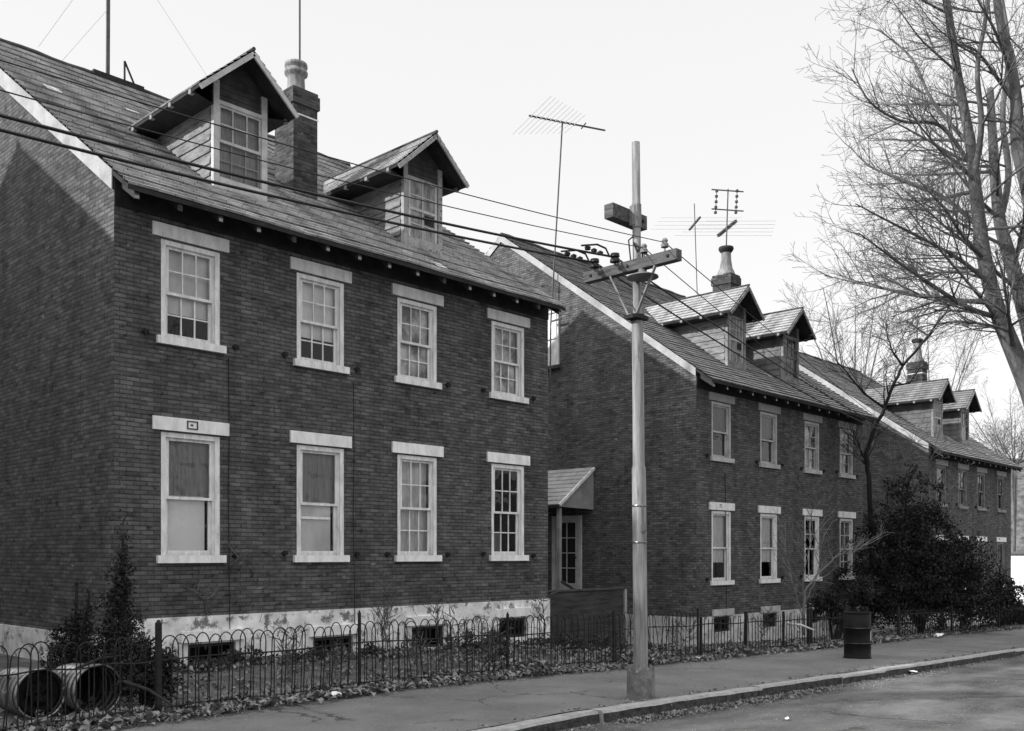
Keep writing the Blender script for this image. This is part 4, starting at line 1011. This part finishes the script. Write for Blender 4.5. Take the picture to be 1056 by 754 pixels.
# thin mast beside the middle chimney
zz = 27.5; bs = at(719, 300, zz); tp = at(716, 210, zz)
t = mast('television_antenna', bs, tp, 'thin mast with one slanting boom left of the middle chimney', .014)
bl = tp-bs; c = bl+Vector((0,0,-.52)); q = MB(); a_ = at(711, 237, zz)-bs; b_ = at(722, 224, zz+.4)-bs; q.bar(a_, b_, .05); q.build('boom', 'antenna', t)
Rr = (b_-a_).normalized(); hx = Vector((CS, -SN, 0))
for k in range(4):
    cc = a_.lerp(b_, .05+.3*k); q = MB(); q.tube([cc-hx*1.1, cc+hx*1.2], .004, 4); q.build('element', 'antenna_l', t)
# antenna standing in the middle house chimney pot
bs = Vector((20.26+4.725+.42, 13+2.27, -.03+9.78+.5)); Z_ = bs.x*SN+bs.y*CS
bs.z += .30; bx_ = proj(bs)[0]; P = lambda x, y, dz=0: at(x-752+bx_, y, Z_+dz)-bs
t = mast('television_antenna', bs, bs+P(754, 195), 'double stacked television antenna rising from the middle chimney pot', .022)
for y_ in (196, 216):
    q = MB(); q.bar(P(737, y_-.5), P(770, y_+1.8), .03); q.build('cross_bar', 'antenna', t)
for x_ in (742.5, 763.5):
    q = MB(); q.tube([P(x_, 195), P(x_-1.5, 220)], .012, 4)
    for k in range(5): c = P(x_, 195).lerp(P(x_-1.5, 220), k/4.5+.08); q.lathe([(0,-.05), (.045,-.03), (.045,.03), (0,.05)], c, 6)
    q.build('dipole_stack', 'antenna', t)
q = MB(); q.bar(P(744, 243), P(762, 228, .5), .09); q.build('boom', 'antenna', t)
for k in range(5):
    c = P(744, 243).lerp(P(762, 228, .5), k/4); q = MB(); q.tube([c-hx*(1.3-.1*k), c+hx*(1.6-.1*k)], .005, 4); q.build('element', 'antenna_l', t)
bs = Vector((35.2+4.9, 13+2.27, -.62+9.9+.75)); Z_ = bs.x*SN+bs.y*CS
t = mast('television_antenna', bs, bs+Vector((0,0,1.0)), 'small crooked antenna on the farthest chimney', .025)
q = MB(); q.bar((-.4, .3, .95), (.45, -.3, .35), .05); q.bar((-.45, .3, .25), (.3, -.2, .75), .03); q.build('boom', 'antenna', t)

# ------------------------------------------------------------------ trees
def grow(b, p, d, L_, r, lvl, rnd, P):
    """P: dict with per-level settings"""
    nseg = P['seg'][lvl]; pts = [p.copy()]; rad = [r]; dd = d.normalized(); step = L_/nseg; tip = P['tip'][lvl]
    for i in range(nseg):
        w_ = P['wob'][lvl]
        dd = (dd+Vector((rnd.gauss(0, w_), rnd.gauss(0, w_), rnd.gauss(0, w_)+P['up'][lvl]))).normalized()
        pts.append(pts[-1]+dd*step); rad.append(max(r*(1-(1-tip)*(i+1)/nseg), P['rmin']))
    b[min(lvl, len(b)-1)].tube(pts, rad, P['sides'][lvl], cap=False)
    if lvl+1 >= P['levels']: return
    n = P['kids'][lvl]; n = max(1, int(n*L_/P['ref'][lvl]*rnd.uniform(.8, 1.2)))
    for k in range(n):
        f_ = P['start'][lvl]+(1-P['start'][lvl])*(k+rnd.random())/n; f_ = min(f_, .99)
        i = int(f_*nseg); q = pts[i].lerp(pts[i+1], f_*nseg-i); t = (pts[i+1]-pts[i]).normalized()
        ang = R(rnd.uniform(*P['ang'][lvl])); ax = t.orthogonal().normalized(); ax = Matrix.Rotation(rnd.uniform(0, 2*math.pi), 3, t) @ ax
        nd = Matrix.Rotation(ang, 3, ax) @ t
        rr = rad[i]*P['rr'][lvl]; ll = L_*P['lr'][lvl]*(1-.55*f_)*rnd.uniform(.7, 1.25)
        grow(b, q, nd, ll, rr, lvl+1, rnd, P)

# big bare tree beyond the right edge; its limbs lean into the picture
TZ = 24.5
bt3 = [MB(), MB()]
base = at(1092, 665, TZ); base.z = gz(base.x)-.05
fork = at(1080, 470, TZ)
def limb(pts, r0, r1, Zs=None):
    P3 = [at(p[0], p[1], p[2]) for p in pts]
    # smooth
    out_ = []; n = 6
    for i in range(len(P3)-1):
        a = P3[max(i-1, 0)]; b_ = P3[i]; c = P3[i+1]; d_ = P3[min(i+2, len(P3)-1)]
        for k in range(n):
            s_ = k/n; out_.append(.5*((2*b_)+(-a+c)*s_+(2*a-5*b_+4*c-d_)*s_*s_+(-a+3*b_-3*c+d_)*s_**3))
    out_.append(P3[-1]); m_ = len(out_); rad = [r0+(r1-r0)*i/(m_-1) for i in range(m_)]
    bt3[0].tube(out_, rad, 10); return out_, rad
bt3[0].tube([base, base.lerp(fork, .12), base.lerp(fork, .5), fork], [.62, .47, .40, .36], 14)
LA = limb([(1080, 475, 24.5), (1066, 415, 24.4), (1049, 371, 24.3), (1028, 318, 24.2), (1015, 265, 24.1), (1007, 205, 24), (1001, 150, 23.9), (988, 80, 23.8), (978, 10, 23.7), (966, -70, 23.6), (950, -160, 23.5)], .27, .035)
LB = limb([(1081, 470, 24.6), (1070, 380, 24.9), (1056, 318, 25.2), (1042, 268, 25.4), (1031, 228, 25.6), (1026, 180, 25.7), (1023, 130, 25.8), (1021, 92, 26)], .24, .09)
LE = limb([(1031, 228, 25.6), (1040, 180, 26.2), (1034, 120, 26.6), (1040, 50, 27), (1030, -30, 27.2), (1034, -120, 27.4)], .10, .04)
LF = limb([(1004, 186, 23.95), (1012, 130, 23.4), (1008, 70, 23.0), (1018, 0, 22.8), (1010, -90, 22.5)], .085, .03)
LC = limb([(1082, 470, 24.5), (1088, 360, 24.0), (1075, 270, 23.8), (1062, 200, 23.6), (1050, 150, 23.5), (1048, 106, 23.4), (1041, 60, 23.3), (1031, 20, 23.2), (1022, -50, 23.1), (1015, -140, 23)], .26, .05)
LD = limb([(1084, 470, 24.8), (1120, 380, 25.3), (1140, 250, 25.5), (1150, 100, 25.8), (1155, -60, 26)], .25, .05)
PB = dict(levels=4, seg=[9, 7, 5, 4], wob=[.055, .08, .10, .11], up=[.028, .025, .02, .02], tip=[.15, .15, .2, .3], sides=[5, 4, 3, 3], rmin=.0045,
          kids=[11, 8, 4, 0], ref=[3.5, 1.9, .9, 1], start=[.18, .15, .1, .1], ang=[(25, 52), (25, 50), (25, 55), (25, 50)], rr=[.55, .58, .62, .7], lr=[.60, .62, .70, .6])
rnd = random.Random(21)
def shoots(LM, n, f0, f1, lr, bias, rfac=.36):
    pts, rad = LM
    for k in range(n):
        f_ = f0+(f1-f0)*(k+rnd.random())/n; x = f_*(len(pts)-1); i = int(x); i = min(i, len(pts)-2); q = pts[i].lerp(pts[i+1], x-i); t = (pts[i+1]-pts[i]).normalized()
        a = rnd.uniform(0, 2*math.pi); side = Vector((math.cos(a), math.sin(a), 0)); side = (side+bias*rnd.uniform(.2, 1.6)).normalized()
        d_ = (side+Vector((0, 0, rnd.uniform(.0, .55)))).normalized()
        L_ = lr*(1-.55*f_)*rnd.uniform(.75, 1.25)
        PP = PB
        grow(bt3_, q, d_, L_, max(rad[i]*rfac*rnd.uniform(.5, 1.0), .018), 0, rnd, PP)
left = Vector((-CS, SN, 0)); right = -left
bt3_ = [bt3[1], bt3[1], bt3[1], bt3[1]]
shoots(LA, 22, .22, .98, 4.9, left*.9, .42); shoots(LB, 14, .3, .98, 4.6, left*.4, .42); shoots(LE, 12, .2, .98, 3.4, left*.5, .5); shoots(LF, 12, .2, .98, 3.4, left*.6, .5); shoots(LC, 13, .3, .98, 4.4, left*.2, .42); shoots(LD, 8, .2, .98, 4.2, right*.5)
# named long limbs of the photograph
for pts, r0, L_ in (([(1040, 330, 24.3), (1000, 318, 24), (955, 290, 23.6), (915, 262, 23.2), (885, 240, 22.8)], .075, 0),
                    ([(1018, 290, 24.1), (990, 268, 23.8), (955, 248, 23.4), (912, 226, 23), (882, 210, 22.6)], .06, 0),
                    ([(1048, 350, 24.3), (1020, 336, 24.6), (985, 332, 24.9), (945, 338, 25.2)], .05, 0),
                    ([(1010, 235, 24.1), (975, 205, 24.4), (930, 185, 24.8), (898, 172, 25.2), (875, 150, 25.5)], .06, 0),
                    ([(1004, 175, 24), (970, 130, 23.7), (930, 125, 23.4), (897, 105, 23), (878, 70, 22.8)], .055, 0),
                    ([(1000, 150, 23.9), (962, 105, 24.3), (940, 60, 24.7), (905, 30, 25)], .055, 0),
                    ([(1048, 108, 23.4), (1028, 80, 23.2), (1006, 52, 23), (985, 45, 22.8)], .055, 0),
                    ([(1040, 268, 25.4), (1055, 250, 25.2), (1075, 200, 25), (1100, 170, 25)], .07, 0)):
    o_, rad = limb(pts, r0, .012)
    n = 15
    for k in range(n):
        f_ = .12+.86*(k+rnd.random())/n; x = f_*(len(o_)-1); i = min(int(x), len(o_)-2); q = o_[i].lerp(o_[i+1], x-i); t = (o_[i+1]-o_[i]).normalized()
        ax = Vector((rnd.gauss(0,1), rnd.gauss(0,1), rnd.gauss(0,1))).normalized(); d_ = (t*1.0+t.cross(ax).normalized()*rnd.uniform(.4, .9)+Vector((0,0,.15))).normalized()
        grow(bt3_, q, d_, rnd.uniform(1.0, 2.1)*(1-.3*f_), max(rad[i]*.5, .012), 1, rnd, PB)
t = empty('bare_tree', tuple(base), 'tall leafless tree with pale forked trunks at the right edge of the photo', 'tree')
for k, (bm_, nm, mm) in enumerate(((bt3[0], 'trunk', 'bark'), (bt3[1], 'crown', 'twig'))):
    bm_.v = [(v[0]-base.x, v[1]-base.y, v[2]-base.z) for v in bm_.v]; bm_.build(nm, mm, t, True)

def small_tree(name, label, basep, stems, r0, P, mats, n_shoot, seed, lr=1.6, cat='tree', up=.4):
    rnd = random.Random(seed); tb, cb = MB(), MB(); bs = Vector(basep)
    t = empty(name, tuple(bs), label, cat)
    for st in stems:
        pts = [at(*p)-bs for p in st]; n = len(pts); r_ = r0 if st is stems[0] or len(stems) > 5 else r0*.45; rad = [r_*(1-.8*i/(n-1)) for i in range(n)]
        fine = []; fr = []
        for i in range(n-1):
            for k in range(4): fine.append(pts[i].lerp(pts[i+1], k/4)+Vector((rnd.gauss(0,.012), rnd.gauss(0,.012), 0))*(1 if k else 0)); fr.append(rad[i]+(rad[i+1]-rad[i])*k/4)
        fine.append(pts[-1]); fr.append(rad[-1]); tb.tube(fine, fr, 7)
        m_ = len(fine)
        for k in range(n_shoot):
            f_ = .25+.74*(k+rnd.random())/n_shoot; i = min(int(f_*(m_-1)), m_-2); tt = (fine[i+1]-fine[i]).normalized()
            d_ = (tt+Vector((rnd.gauss(0,.8), rnd.gauss(0,.8), rnd.uniform(-.1, up)))).normalized()
            grow([cb]*4, fine[i], d_, lr*(1-.4*f_)*rnd.uniform(.6, 1.3), max(fr[i]*.5, .010), 1, rnd, P)
    tb.build('trunk', mats[0], t, True); cb.build('crown', mats[1], t); return t
PS = dict(PB); PS['rmin'] = .004
# slender dark tree by the corner of the middle house
z = 29.0; bs = at(900, 640, z); bs.z = gz(bs.x, 11)-.1
small_tree('bare_tree', 'slender dark leafless tree at the corner between the middle and farthest houses', bs,
    [[(899, 640, z), (898, 540, z), (896, 490, z), (893, 468, z), (900, 447, z), (912, 421, z), (921, 398, z), (931, 377, z), (955, 349, z), (976, 322, z), (986, 300, z), (997, 272, z)],
     [(912, 421, z), (890, 405, z), (870, 380, z+.3), (845, 352, z+.6)],
     [(896, 490, z), (890, 470, z), (884, 452, z)],
     [(931, 377, z), (920, 362, z-.3), (915, 344, z-.4), (914, 330, z-.5)],
     [(921, 398, z), (938, 395, z+.5), (950, 378, z+.8)]], .085, PS, ('bark_d', 'bark_d'), 12, 5, 1.6)
# bare trees behind the houses
def back_tree(px, py_top, Z, seed, label, spread=90, rbase=.075):
    bs = at(px, 600, Z); bs.z = gz(bs.x)-.2; rnd = random.Random(seed); stems = []
    tp = 560-(560-py_top)*.35
    for k in range(6):
        x1 = px+rnd.uniform(-1, 1)*spread; stems.append([(px, 575, Z), (px+rnd.uniform(-3, 3), 480, Z), (px+(x1-px)*.25, tp-30, Z+rnd.uniform(-1,1)), (px+(x1-px)*.6, (tp+py_top)/2, Z+rnd.uniform(-2,2)), (x1, py_top+rnd.uniform(0, 50), Z+rnd.uniform(-3,3))])
    P2 = dict(PB); P2['rmin'] = .008; P2['kids'] = [10, 7, 4, 0]
    small_tree('bare_tree', label, bs, stems, rbase, P2, ('twig_g', 'twig_g'), 10, seed, 2.9)
back_tree(880, 265, 46, 3, 'bare tree behind the ridge of the middle house, left of the slender dark one', 60)
back_tree(960, 300, 62, 4, 'fine twigged bare tree showing above the farthest house roof', 70)
back_tree(1046, 400, 66, 9, 'low bare tree beyond the right end of the farthest house', 60)

# leaning bare shrub by the middle house
z = 22.0; bs = at(829, 655, z); bs.z = gz(bs.x, 12)
small_tree('bare_shrub', 'bare shrub with leaning pale stems before the right half of the middle house', bs,
    [[(829, 655, z), (829, 625, z), (832, 606, z), (848, 588, z), (864, 572, z), (880, 556, z)], [(829, 640, z), (828, 600, z), (833, 575, z), (838, 545, z), (835, 520, z)],
     [(831, 620, z), (842, 596, z), (846, 570, z), (850, 548, z)], [(829, 640, z), (818, 605, z), (812, 575, z), (806, 550, z)], [(864, 572, z), (880, 570, z), (895, 560, z)]], .035, PS, ('twig_g', 'twig_g'), 7, 31, 1.0, 'shrub')
# thin weeds / saplings against the near facade
for i, (px, ph, lab, sd_) in enumerate(((243, 560, 'thin bare sapling growing between the first and second near windows', 41), (268, 575, 'short bare sapling right of the first one by the near wall', 42),
        (400, 590, 'thin tangled bare shrub left of the third near window', 43), (452, 600, 'low tangled bare shrub below the third near window', 44), (212, 600, 'wispy bare stems under the first near window', 45), (560, 600, 'wispy bare twigs at the near corner of the gap', 46))):
    z = 15.2+i*.6 if i < 4 else (14.0 if i == 4 else 18.6); z = [14.6, 14.9, 16.3, 17.0, 14.2, 18.4][i]
    bs = at(px, 665, z); bs.z = gz(bs.x, 12.5)
    rnd = random.Random(sd_)
    stems = [[(px, 670, z), (px+rnd.uniform(-4, 4), 645, z), (px+rnd.uniform(-9, 9), (640+ph)/2, z), (px+rnd.uniform(-14, 14), ph+rnd.uniform(0, 20), z-.2)] for _ in range(4)]
    P2 = dict(PB); P2['rmin'] = .0028; P2['kids'] = [5, 4, 2, 0]
    small_tree('bare_shrub', lab, bs, stems, .010, P2, ('twig', 'twig'), 5, sd_, .45, 'shrub')

# ------------------------------------------------------------------ evergreens
def leaf_cloud(b, blobs, n, size, rnd, flat=.5):
    tot = sum(bl[3]*bl[4]*bl[5] for bl in blobs)
    for bl in blobs:
        k = int(n*bl[3]*bl[4]*bl[5]/tot)
        cl = []
        for _ in range(max(4, k//45)):
            q_ = rnd.uniform(.3, 1.05) if rnd.random() < .72 else rnd.uniform(1.0, 1.38)
            v = Vector((rnd.gauss(0,1), rnd.gauss(0,1), rnd.gauss(0,1))).normalized()*q_
            cl.append(Vector((bl[0]+v.x*bl[3], bl[1]+v.y*bl[4], bl[2]+v.z*bl[5])))
        cs = .13*min(bl[3], bl[4], bl[5])+.03
        for _ in range(k):
            c = rnd.choice(cl)+Vector((rnd.gauss(0,cs), rnd.gauss(0,cs), rnd.gauss(0,cs*.8)))
            a = Vector((rnd.gauss(0,1), rnd.gauss(0,1), rnd.gauss(0,.7))).normalized(); p = a.orthogonal().normalized(); p = Matrix.Rotation(rnd.uniform(0, 6.28), 3, a) @ p
            s_ = size*rnd.uniform(.6, 1.4); w_ = a.cross(p)*s_*.45*flat*2
            b.face([c-p*s_*.1, c+p*s_*.5+w_*.5, c+p*s_, c+p*s_*.5-w_*.5])
def evergreen(name, label, basep, blobs, n, size, seed, stems=(), cat='shrub'):
    bs = Vector(basep); t = empty(name, tuple(bs), label, cat); rnd = random.Random(seed)
    b = MB(); leaf_cloud(b, [(x-bs.x, y-bs.y, z-bs.z, rx, ry, rz) for x, y, z, rx, ry, rz in blobs], n, size, rnd); b.build('foliage', 'everg', t)
    b = MB()
    for bl in blobs[:6]:
        b.tube([(0,0,-.1), ((bl[0]-bs.x)*.5, (bl[1]-bs.y)*.5, (bl[2]-bs.z)*.5+.05), (bl[0]-bs.x, bl[1]-bs.y, bl[2]-bs.z)], [.05, .035, .012], 6)
    for k in range(len(blobs)*5):
        bl = rnd.choice(blobs); v = Vector((rnd.gauss(0,1), rnd.gauss(0,1), rnd.gauss(0,1))).normalized()
        c = Vector((bl[0]-bs.x, bl[1]-bs.y, bl[2]-bs.z)); b.tube([c, c+Vector((v.x*bl[3], v.y*bl[4], v.z*bl[5]))*rnd.uniform(.9, 1.2)], [.012, .004], 4)
    b.build('stems', 'bark_d', t); return t
def B_(px, py, Z, rx, rz, ry=None):
    c = at(px, py, Z); return (c.x, c.y, c.z, rx, ry or rx, rz)
z = 28.5
bl = [B_(950, 615, z, 1.4, .8), B_(925, 585, z, 1.05, .9), B_(968, 580, z, 1.1, .8), B_(938, 548, z, .95, .7), B_(915, 545, z, .6, .5), B_(955, 528, z, .6, .5), B_(936, 512, z, .45, .5), B_(940, 490, z, .2, .45), B_(985, 600, z, 1.0, .7),
      B_(985, 560, z, .45, .35), B_(908, 615, z, 1.1, .7), B_(1000, 626, z, .8, .45), B_(896, 568, z, .45, .3), B_(895, 596, z, .7, .5), B_(962, 502, z, .25, .35), B_(916, 505, z, .22, .4), B_(1001, 596, z, .3, .3), B_(972, 535, z, .35, .4)]
bs = at(950, 655, z); bs.z = gz(bs.x, 11)
evergreen('evergreen_shrub', 'very large dark evergreen shrub hiding the gap before the farthest house', bs, bl, 48000, .085, 8)
z = 24.0; bl2 = [B_(852, 622, z, .40, .22), B_(875, 626, z, .4, .25), B_(888, 612, z, .3, .35), B_(866, 634, z, .5, .2)]
bs = at(860, 640, z); bs.z = gz(bs.x, 12)
evergreen('evergreen_shrub', 'small dark bush below the right hand windows of the middle house', bs, bl2, 6000, .08, 18)
z = 33; bl = [B_(1034, 626, z, .7, .6), B_(1026, 610, z, .35, .5), B_(1041, 612, z, .35, .5), B_(1046, 634, z, .6, .4), B_(1032, 598, z, .15, .35)]
bs = at(1030, 645, z); bs.z = gz(bs.x, 10)
evergreen('evergreen_shrub', 'smaller dark bush at the far right, beside the white building', bs, bl, 9000, .10, 9)
z = 11.5; bl = [B_(126, 690, z, .22, .3), B_(124, 660, z, .19, .3), B_(123, 632, z, .16, .3), B_(124, 605, z, .12, .26), B_(126, 580, z, .085, .24), B_(127, 556, z, .05, .2), B_(128, 536, z, .025, .14), B_(142, 668, z, .13, .16), B_(112, 672, z, .12, .18)]
bs = at(126, 700, z); bs.z = gz(bs.x, 11)
evergreen('columnar_shrub', 'tall narrow dark evergreen behind the fence at the corner of the near house', bs, bl, 9000, .04, 10)
z = 11.3; bl = [B_(78, 684, z, .24, .26), B_(73, 655, z, .14, .22), B_(79, 630, z, .06, .2), B_(79, 606, z, .022, .13), B_(92, 615, z, .022, .12), B_(91, 650, z, .09, .2), B_(62, 672, z, .10, .18), B_(98, 686, z, .18, .2)]
bs = at(78, 712, z); bs.z = gz(bs.x, 11)
evergreen('columnar_shrub', 'lower bushy evergreen with two thin tips above the trash cans', bs, bl, 6500, .042, 12)
z = 10.7; bl = [B_(152, 700, z, .26, .2), B_(140, 680, z, .2, .2), B_(168, 688, z, .12, .22), B_(165, 712, z, .15, .12)]
bs = at(150, 718, z); bs.z = gz(bs.x, 10.5)
evergreen('evergreen_shrub', 'low scruffy dark bush between the trash cans and the gate post', bs, bl, 4500, .05, 13)
# ivy-like tangle on the corner of the farthest house
z = 31; bl = [B_(935, 480, z, .8, .5), B_(955, 495, z, .6, .6), B_(912, 505, z, .5, .6)]
P2 = dict(PB); P2['rmin'] = .005
bs = at(940, 640, z); bs.z = gz(bs.x, 12)
small_tree('bare_shrub', 'tangled bare climber on the near corner of the farthest house', bs, [[(940, 640, z), (938, 540, z), (932, 500, z), (915, 465, z)], [(940, 600, z), (950, 520, z), (958, 480, z), (965, 455, z)], [(938, 540, z), (925, 500, z), (938, 470, z), (945, 450, z)], [(945, 600, z), (975, 520, z), (985, 490, z)]], .03, P2, ('twig_g', 'twig_g'), 12, 77, 1.2, 'shrub')

# ------------------------------------------------------------------ ground litter
rnd = random.Random(55); b = MB()
def leaf(u, d, z, s_):
    a = rnd.uniform(0, 6.28); p = Vector((math.cos(a), math.sin(a), rnd.uniform(-.5, .6)))*s_; q_ = Vector((-math.sin(a), math.cos(a), rnd.uniform(-.5, .6)))*s_*.6; c = Vector((u, d, z+s_*.25))
    m_ = Vector((0, 0, rnd.uniform(.1, .5)*s_))
    b.face([c-p*.5, c+q_*.5+m_, c+p*.5]); b.face([c-p*.5, c+p*.5, c-q_*.5+m_])
for _ in range(36000):
    u = rnd.uniform(2, 24) if rnd.random() < .85 else rnd.uniform(24, 42); v = rnd.random()
    if v < .45: d = 9.62+abs(rnd.gauss(0, .22))*(1 if rnd.random() < .8 else -.6)
    elif v < .60: d = 12.85-abs(rnd.gauss(0, .25))
    else:
        d = rnd.uniform(9.6, 12.9)
    clump = .5+.5*math.sin(u*1.9+d*2.3)*math.sin(u*.7-d*1.3+1)
    if rnd.random() > .25+.75*clump+(.5 if v < .45 else 0): continue
    if 10.15 < d < 12.3 and u < 10.5 and rnd.random() < .72: continue
    hh = gz(u, d)+(.0 if d > 9.7 else -.01)
    pile = .20*max(0, math.sin(u*2.2+d)) if (10 < u < 19 and d < 11.2) else .05
    leaf(u, d, hh+rnd.random()**2*pile, rnd.uniform(.04, .13))
tag(b.build('fallen_leaves', 'leaf'), kind='stuff')
b = MB()
for _ in range(3500):
    if rnd.random() < .6: u = rnd.uniform(8.6, 13.5); d = 6.56-abs(rnd.gauss(0, .13))
    elif rnd.random() < .5: u = rnd.uniform(5, 35); d = 6.56-abs(rnd.gauss(0, .08))
    else: u = rnd.uniform(5, 35); d = rnd.choice((6.85+abs(rnd.gauss(0, .05)), rnd.uniform(3, 9.5) if rnd.random() < .08 else 6.5))
    leaf(u, d, gz(u)-(.128 if d < 6.6 else .01), rnd.uniform(.02, .06))
tag(b.build('gutter_leaves', 'leaf'), kind='stuff')
b = MB(); rnd = random.Random(91); cl_ = []
for k in range(70):
    u = rnd.uniform(6.4, 16.5); d = 12.75-abs(rnd.gauss(0, .18)) if rnd.random() < .7 or u < 10 else rnd.uniform(10.3, 12.6)
    hh = rnd.uniform(.05, .16)*(1.4 if u > 11 else 1); cl_.append((u, d, gz(u, d)+hh*.5, rnd.uniform(.15, .38), rnd.uniform(.1, .22), hh))
leaf_cloud(b, cl_, 14000, .05, rnd, .7)
tag(b.build('ground_ivy', 'ivy'), kind='stuff')
b = MB(); rnd = random.Random(17)
for _ in range(9000):
    v = rnd.random(); u = rnd.uniform(4, 34)
    if v < .45: d = 6.58-abs(rnd.gauss(0, .22)); z = gz(u)-.128
    elif v < .65: d = rnd.uniform(-1, 6.5); z = gz(u)-.128
    elif v < .85: d = 9.6-abs(rnd.gauss(0, .25)); z = gz(u)-.013
    else: d = rnd.uniform(6.9, 9.5); z = gz(u)-.013
    s_ = rnd.uniform(.004, .014); a = rnd.uniform(0, 6.28); c = Vector((u, d, z)); k = [c+Vector((math.cos(a+i*2.1), math.sin(a+i*2.1), 0))*s_ for i in range(3)]; tp = c+Vector((0, 0, s_*.9))
    for i in range(3): b.face([k[i], k[(i+1) % 3], tp])
tag(b.build('loose_grit', 'leaf'), kind='stuff')
# dead grass and stalks
b = MB()
for _ in range(22000):
    u = rnd.uniform(2.5, 24); d = rnd.uniform(9.62, 12.95)
    if rnd.random() > .55+.45*math.sin(u*1.1)*math.sin(d*3+u): continue
    h = rnd.uniform(.03, .12)*(1.5 if rnd.random() < .05 else 1); a = rnd.uniform(0, 6.28); l_ = h*rnd.uniform(.1, .8); z = gz(u, d)
    p = Vector((u, d, z)); s_ = Vector((math.cos(a+1.57), math.sin(a+1.57), 0))*.004; tp = p+Vector((math.cos(a)*l_, math.sin(a)*l_, h))
    b.face([p-s_, p+s_, tp])
tag(b.build('dead_grass', 'grass'), kind='stuff')
# fallen branches by the far fence and near gate
for i, (pa, pb, lab) in enumerate((((812, 643, 20.5), (840, 650, 20.3), 'pale broken branch lying behind the iron gate'), ((812, 642, 20.5), (824, 651, 20.4), 'short pale stick leaning on the broken branch'),
        ((128, 703, 9.9), (180, 729, 9.6), 'dark stick leaning against the gate post by the trash can'), ((78, 690, 10.1), (128, 676, 10.6), 'thin dark stick lying across the trash can'))):
    q = MB(); a, c = at(*pa), at(*pb); m_ = a.lerp(c, .5)+Vector((0, 0, .04)); bs = a.copy(); q.tube([(0,0,0), tuple(m_-bs), tuple(c-bs)], [.03, .026, .015] if i < 2 else [.018, .016, .01], 6)
    o = q.build('fallen_branch', 'antenna_l' if i < 2 else 'bark_d'); o.location = bs; tag(o, lab, 'branch')
rnd = random.Random(404)
for i, (px, py, z, ph) in enumerate(((150, 690, 11.2, 60), (300, 680, 13.6, 45), (345, 690, 12.6, 40), (395, 672, 15.4, 62), (430, 690, 13.6, 46), (470, 672, 16.6, 44), (505, 680, 15.4, 40), (700, 662, 20.5, 36), (785, 652, 23.5, 40))):
    bs = at(px, py, z); bs.z = gz(bs.x, bs.y); y0 = proj(bs)[1]
    P2 = dict(PB); P2['rmin'] = .003; P2['kids'] = [5, 4, 2, 0]
    stems = [[(px+rnd.uniform(-3, 3), y0, z), (px+rnd.uniform(-6, 6), y0-ph*.35, z), (px+rnd.uniform(-12, 12), y0-ph*.7, z), (px+rnd.uniform(-18, 18), y0-ph*rnd.uniform(.8, 1.1), z)] for _ in range(5)]
    small_tree('weed_stalks', ['leafless weeds beside the tall narrow evergreen', 'leafless weeds below the second near window', 'leafless weeds just behind the near fence, left of its second post', 'tall leafless weeds between the second and third basement windows', 'leafless weeds behind the fence below the third near window', 'leafless weeds below the brick between the third and fourth near windows', 'leafless weeds behind the fence below the fourth near window', 'leafless weeds behind the picket fence right of the pole', 'leafless weeds before the middle house, right of its second basement window'][i], bs, stems, .009, P2, ('twig', 'twig'), 5, 500+i, .35, 'weeds')
# scraps of paper
for px, py, s_, lab in ((1021, 0, 0, ''),):
    pass
def ground_pt(px, py, dz):
    X = (px-528)/1008.0; du = X*CS+SN; dd = -X*SN+CS; dv = (572-py)/1008.0; k = (dz-CAM_Z)/(dv+SLOPE*du); return Vector((k*du, k*dd, dz-SLOPE*k*du))
for px, py, s_, dz, lab in ((811, 743, .12, -.125, 'flat white paper scrap on the road nearest the camera'), (942, 695, .17, -.125, 'white paper scrap on the road below the drum'), (968, 657, .28, 0, 'crumpled white paper at the fence side of the sidewalk'),
        (719, 680, .13, .02, 'small white scrap in the leaves right of the pole'), (347, 718, .17, .01, 'crumpled white paper among leaves before the near fence'), (832, 710, .07, -.125, 'tiny pale scrap by the kerb')):
    p = ground_pt(px, py, dz); q = MB(); rnd = random.Random(px); n = 7; ring = []
    for k in range(n): a = 2*math.pi*k/n; r_ = s_*rnd.uniform(.3, .6); ring.append((r_*math.cos(a), r_*.8*math.sin(a), rnd.uniform(.004, s_*.35)))
    for k in range(n): q.face([(0, 0, s_*(.35 if s_ > .12 else .1)), ring[k], ring[(k+1) % n]])
    o = q.build('paper_scrap', 'paper'); o.location = p; tag(o, lab, 'litter')

# ------------------------------------------------------------------ white building far right
t = empty('white_building', (62, 15.2, gz(62)), 'long low white building beyond the end of the farthest house', 'building')
q = MB(); q.box(0, 26, 0, 9, -.5, 3.1); q.build('wall', 'lintel', t)
q = MB(); q.box(-.2, 26.2, -.2, 9.2, 3.1, 3.25); q.build('roof', 'pave', t)
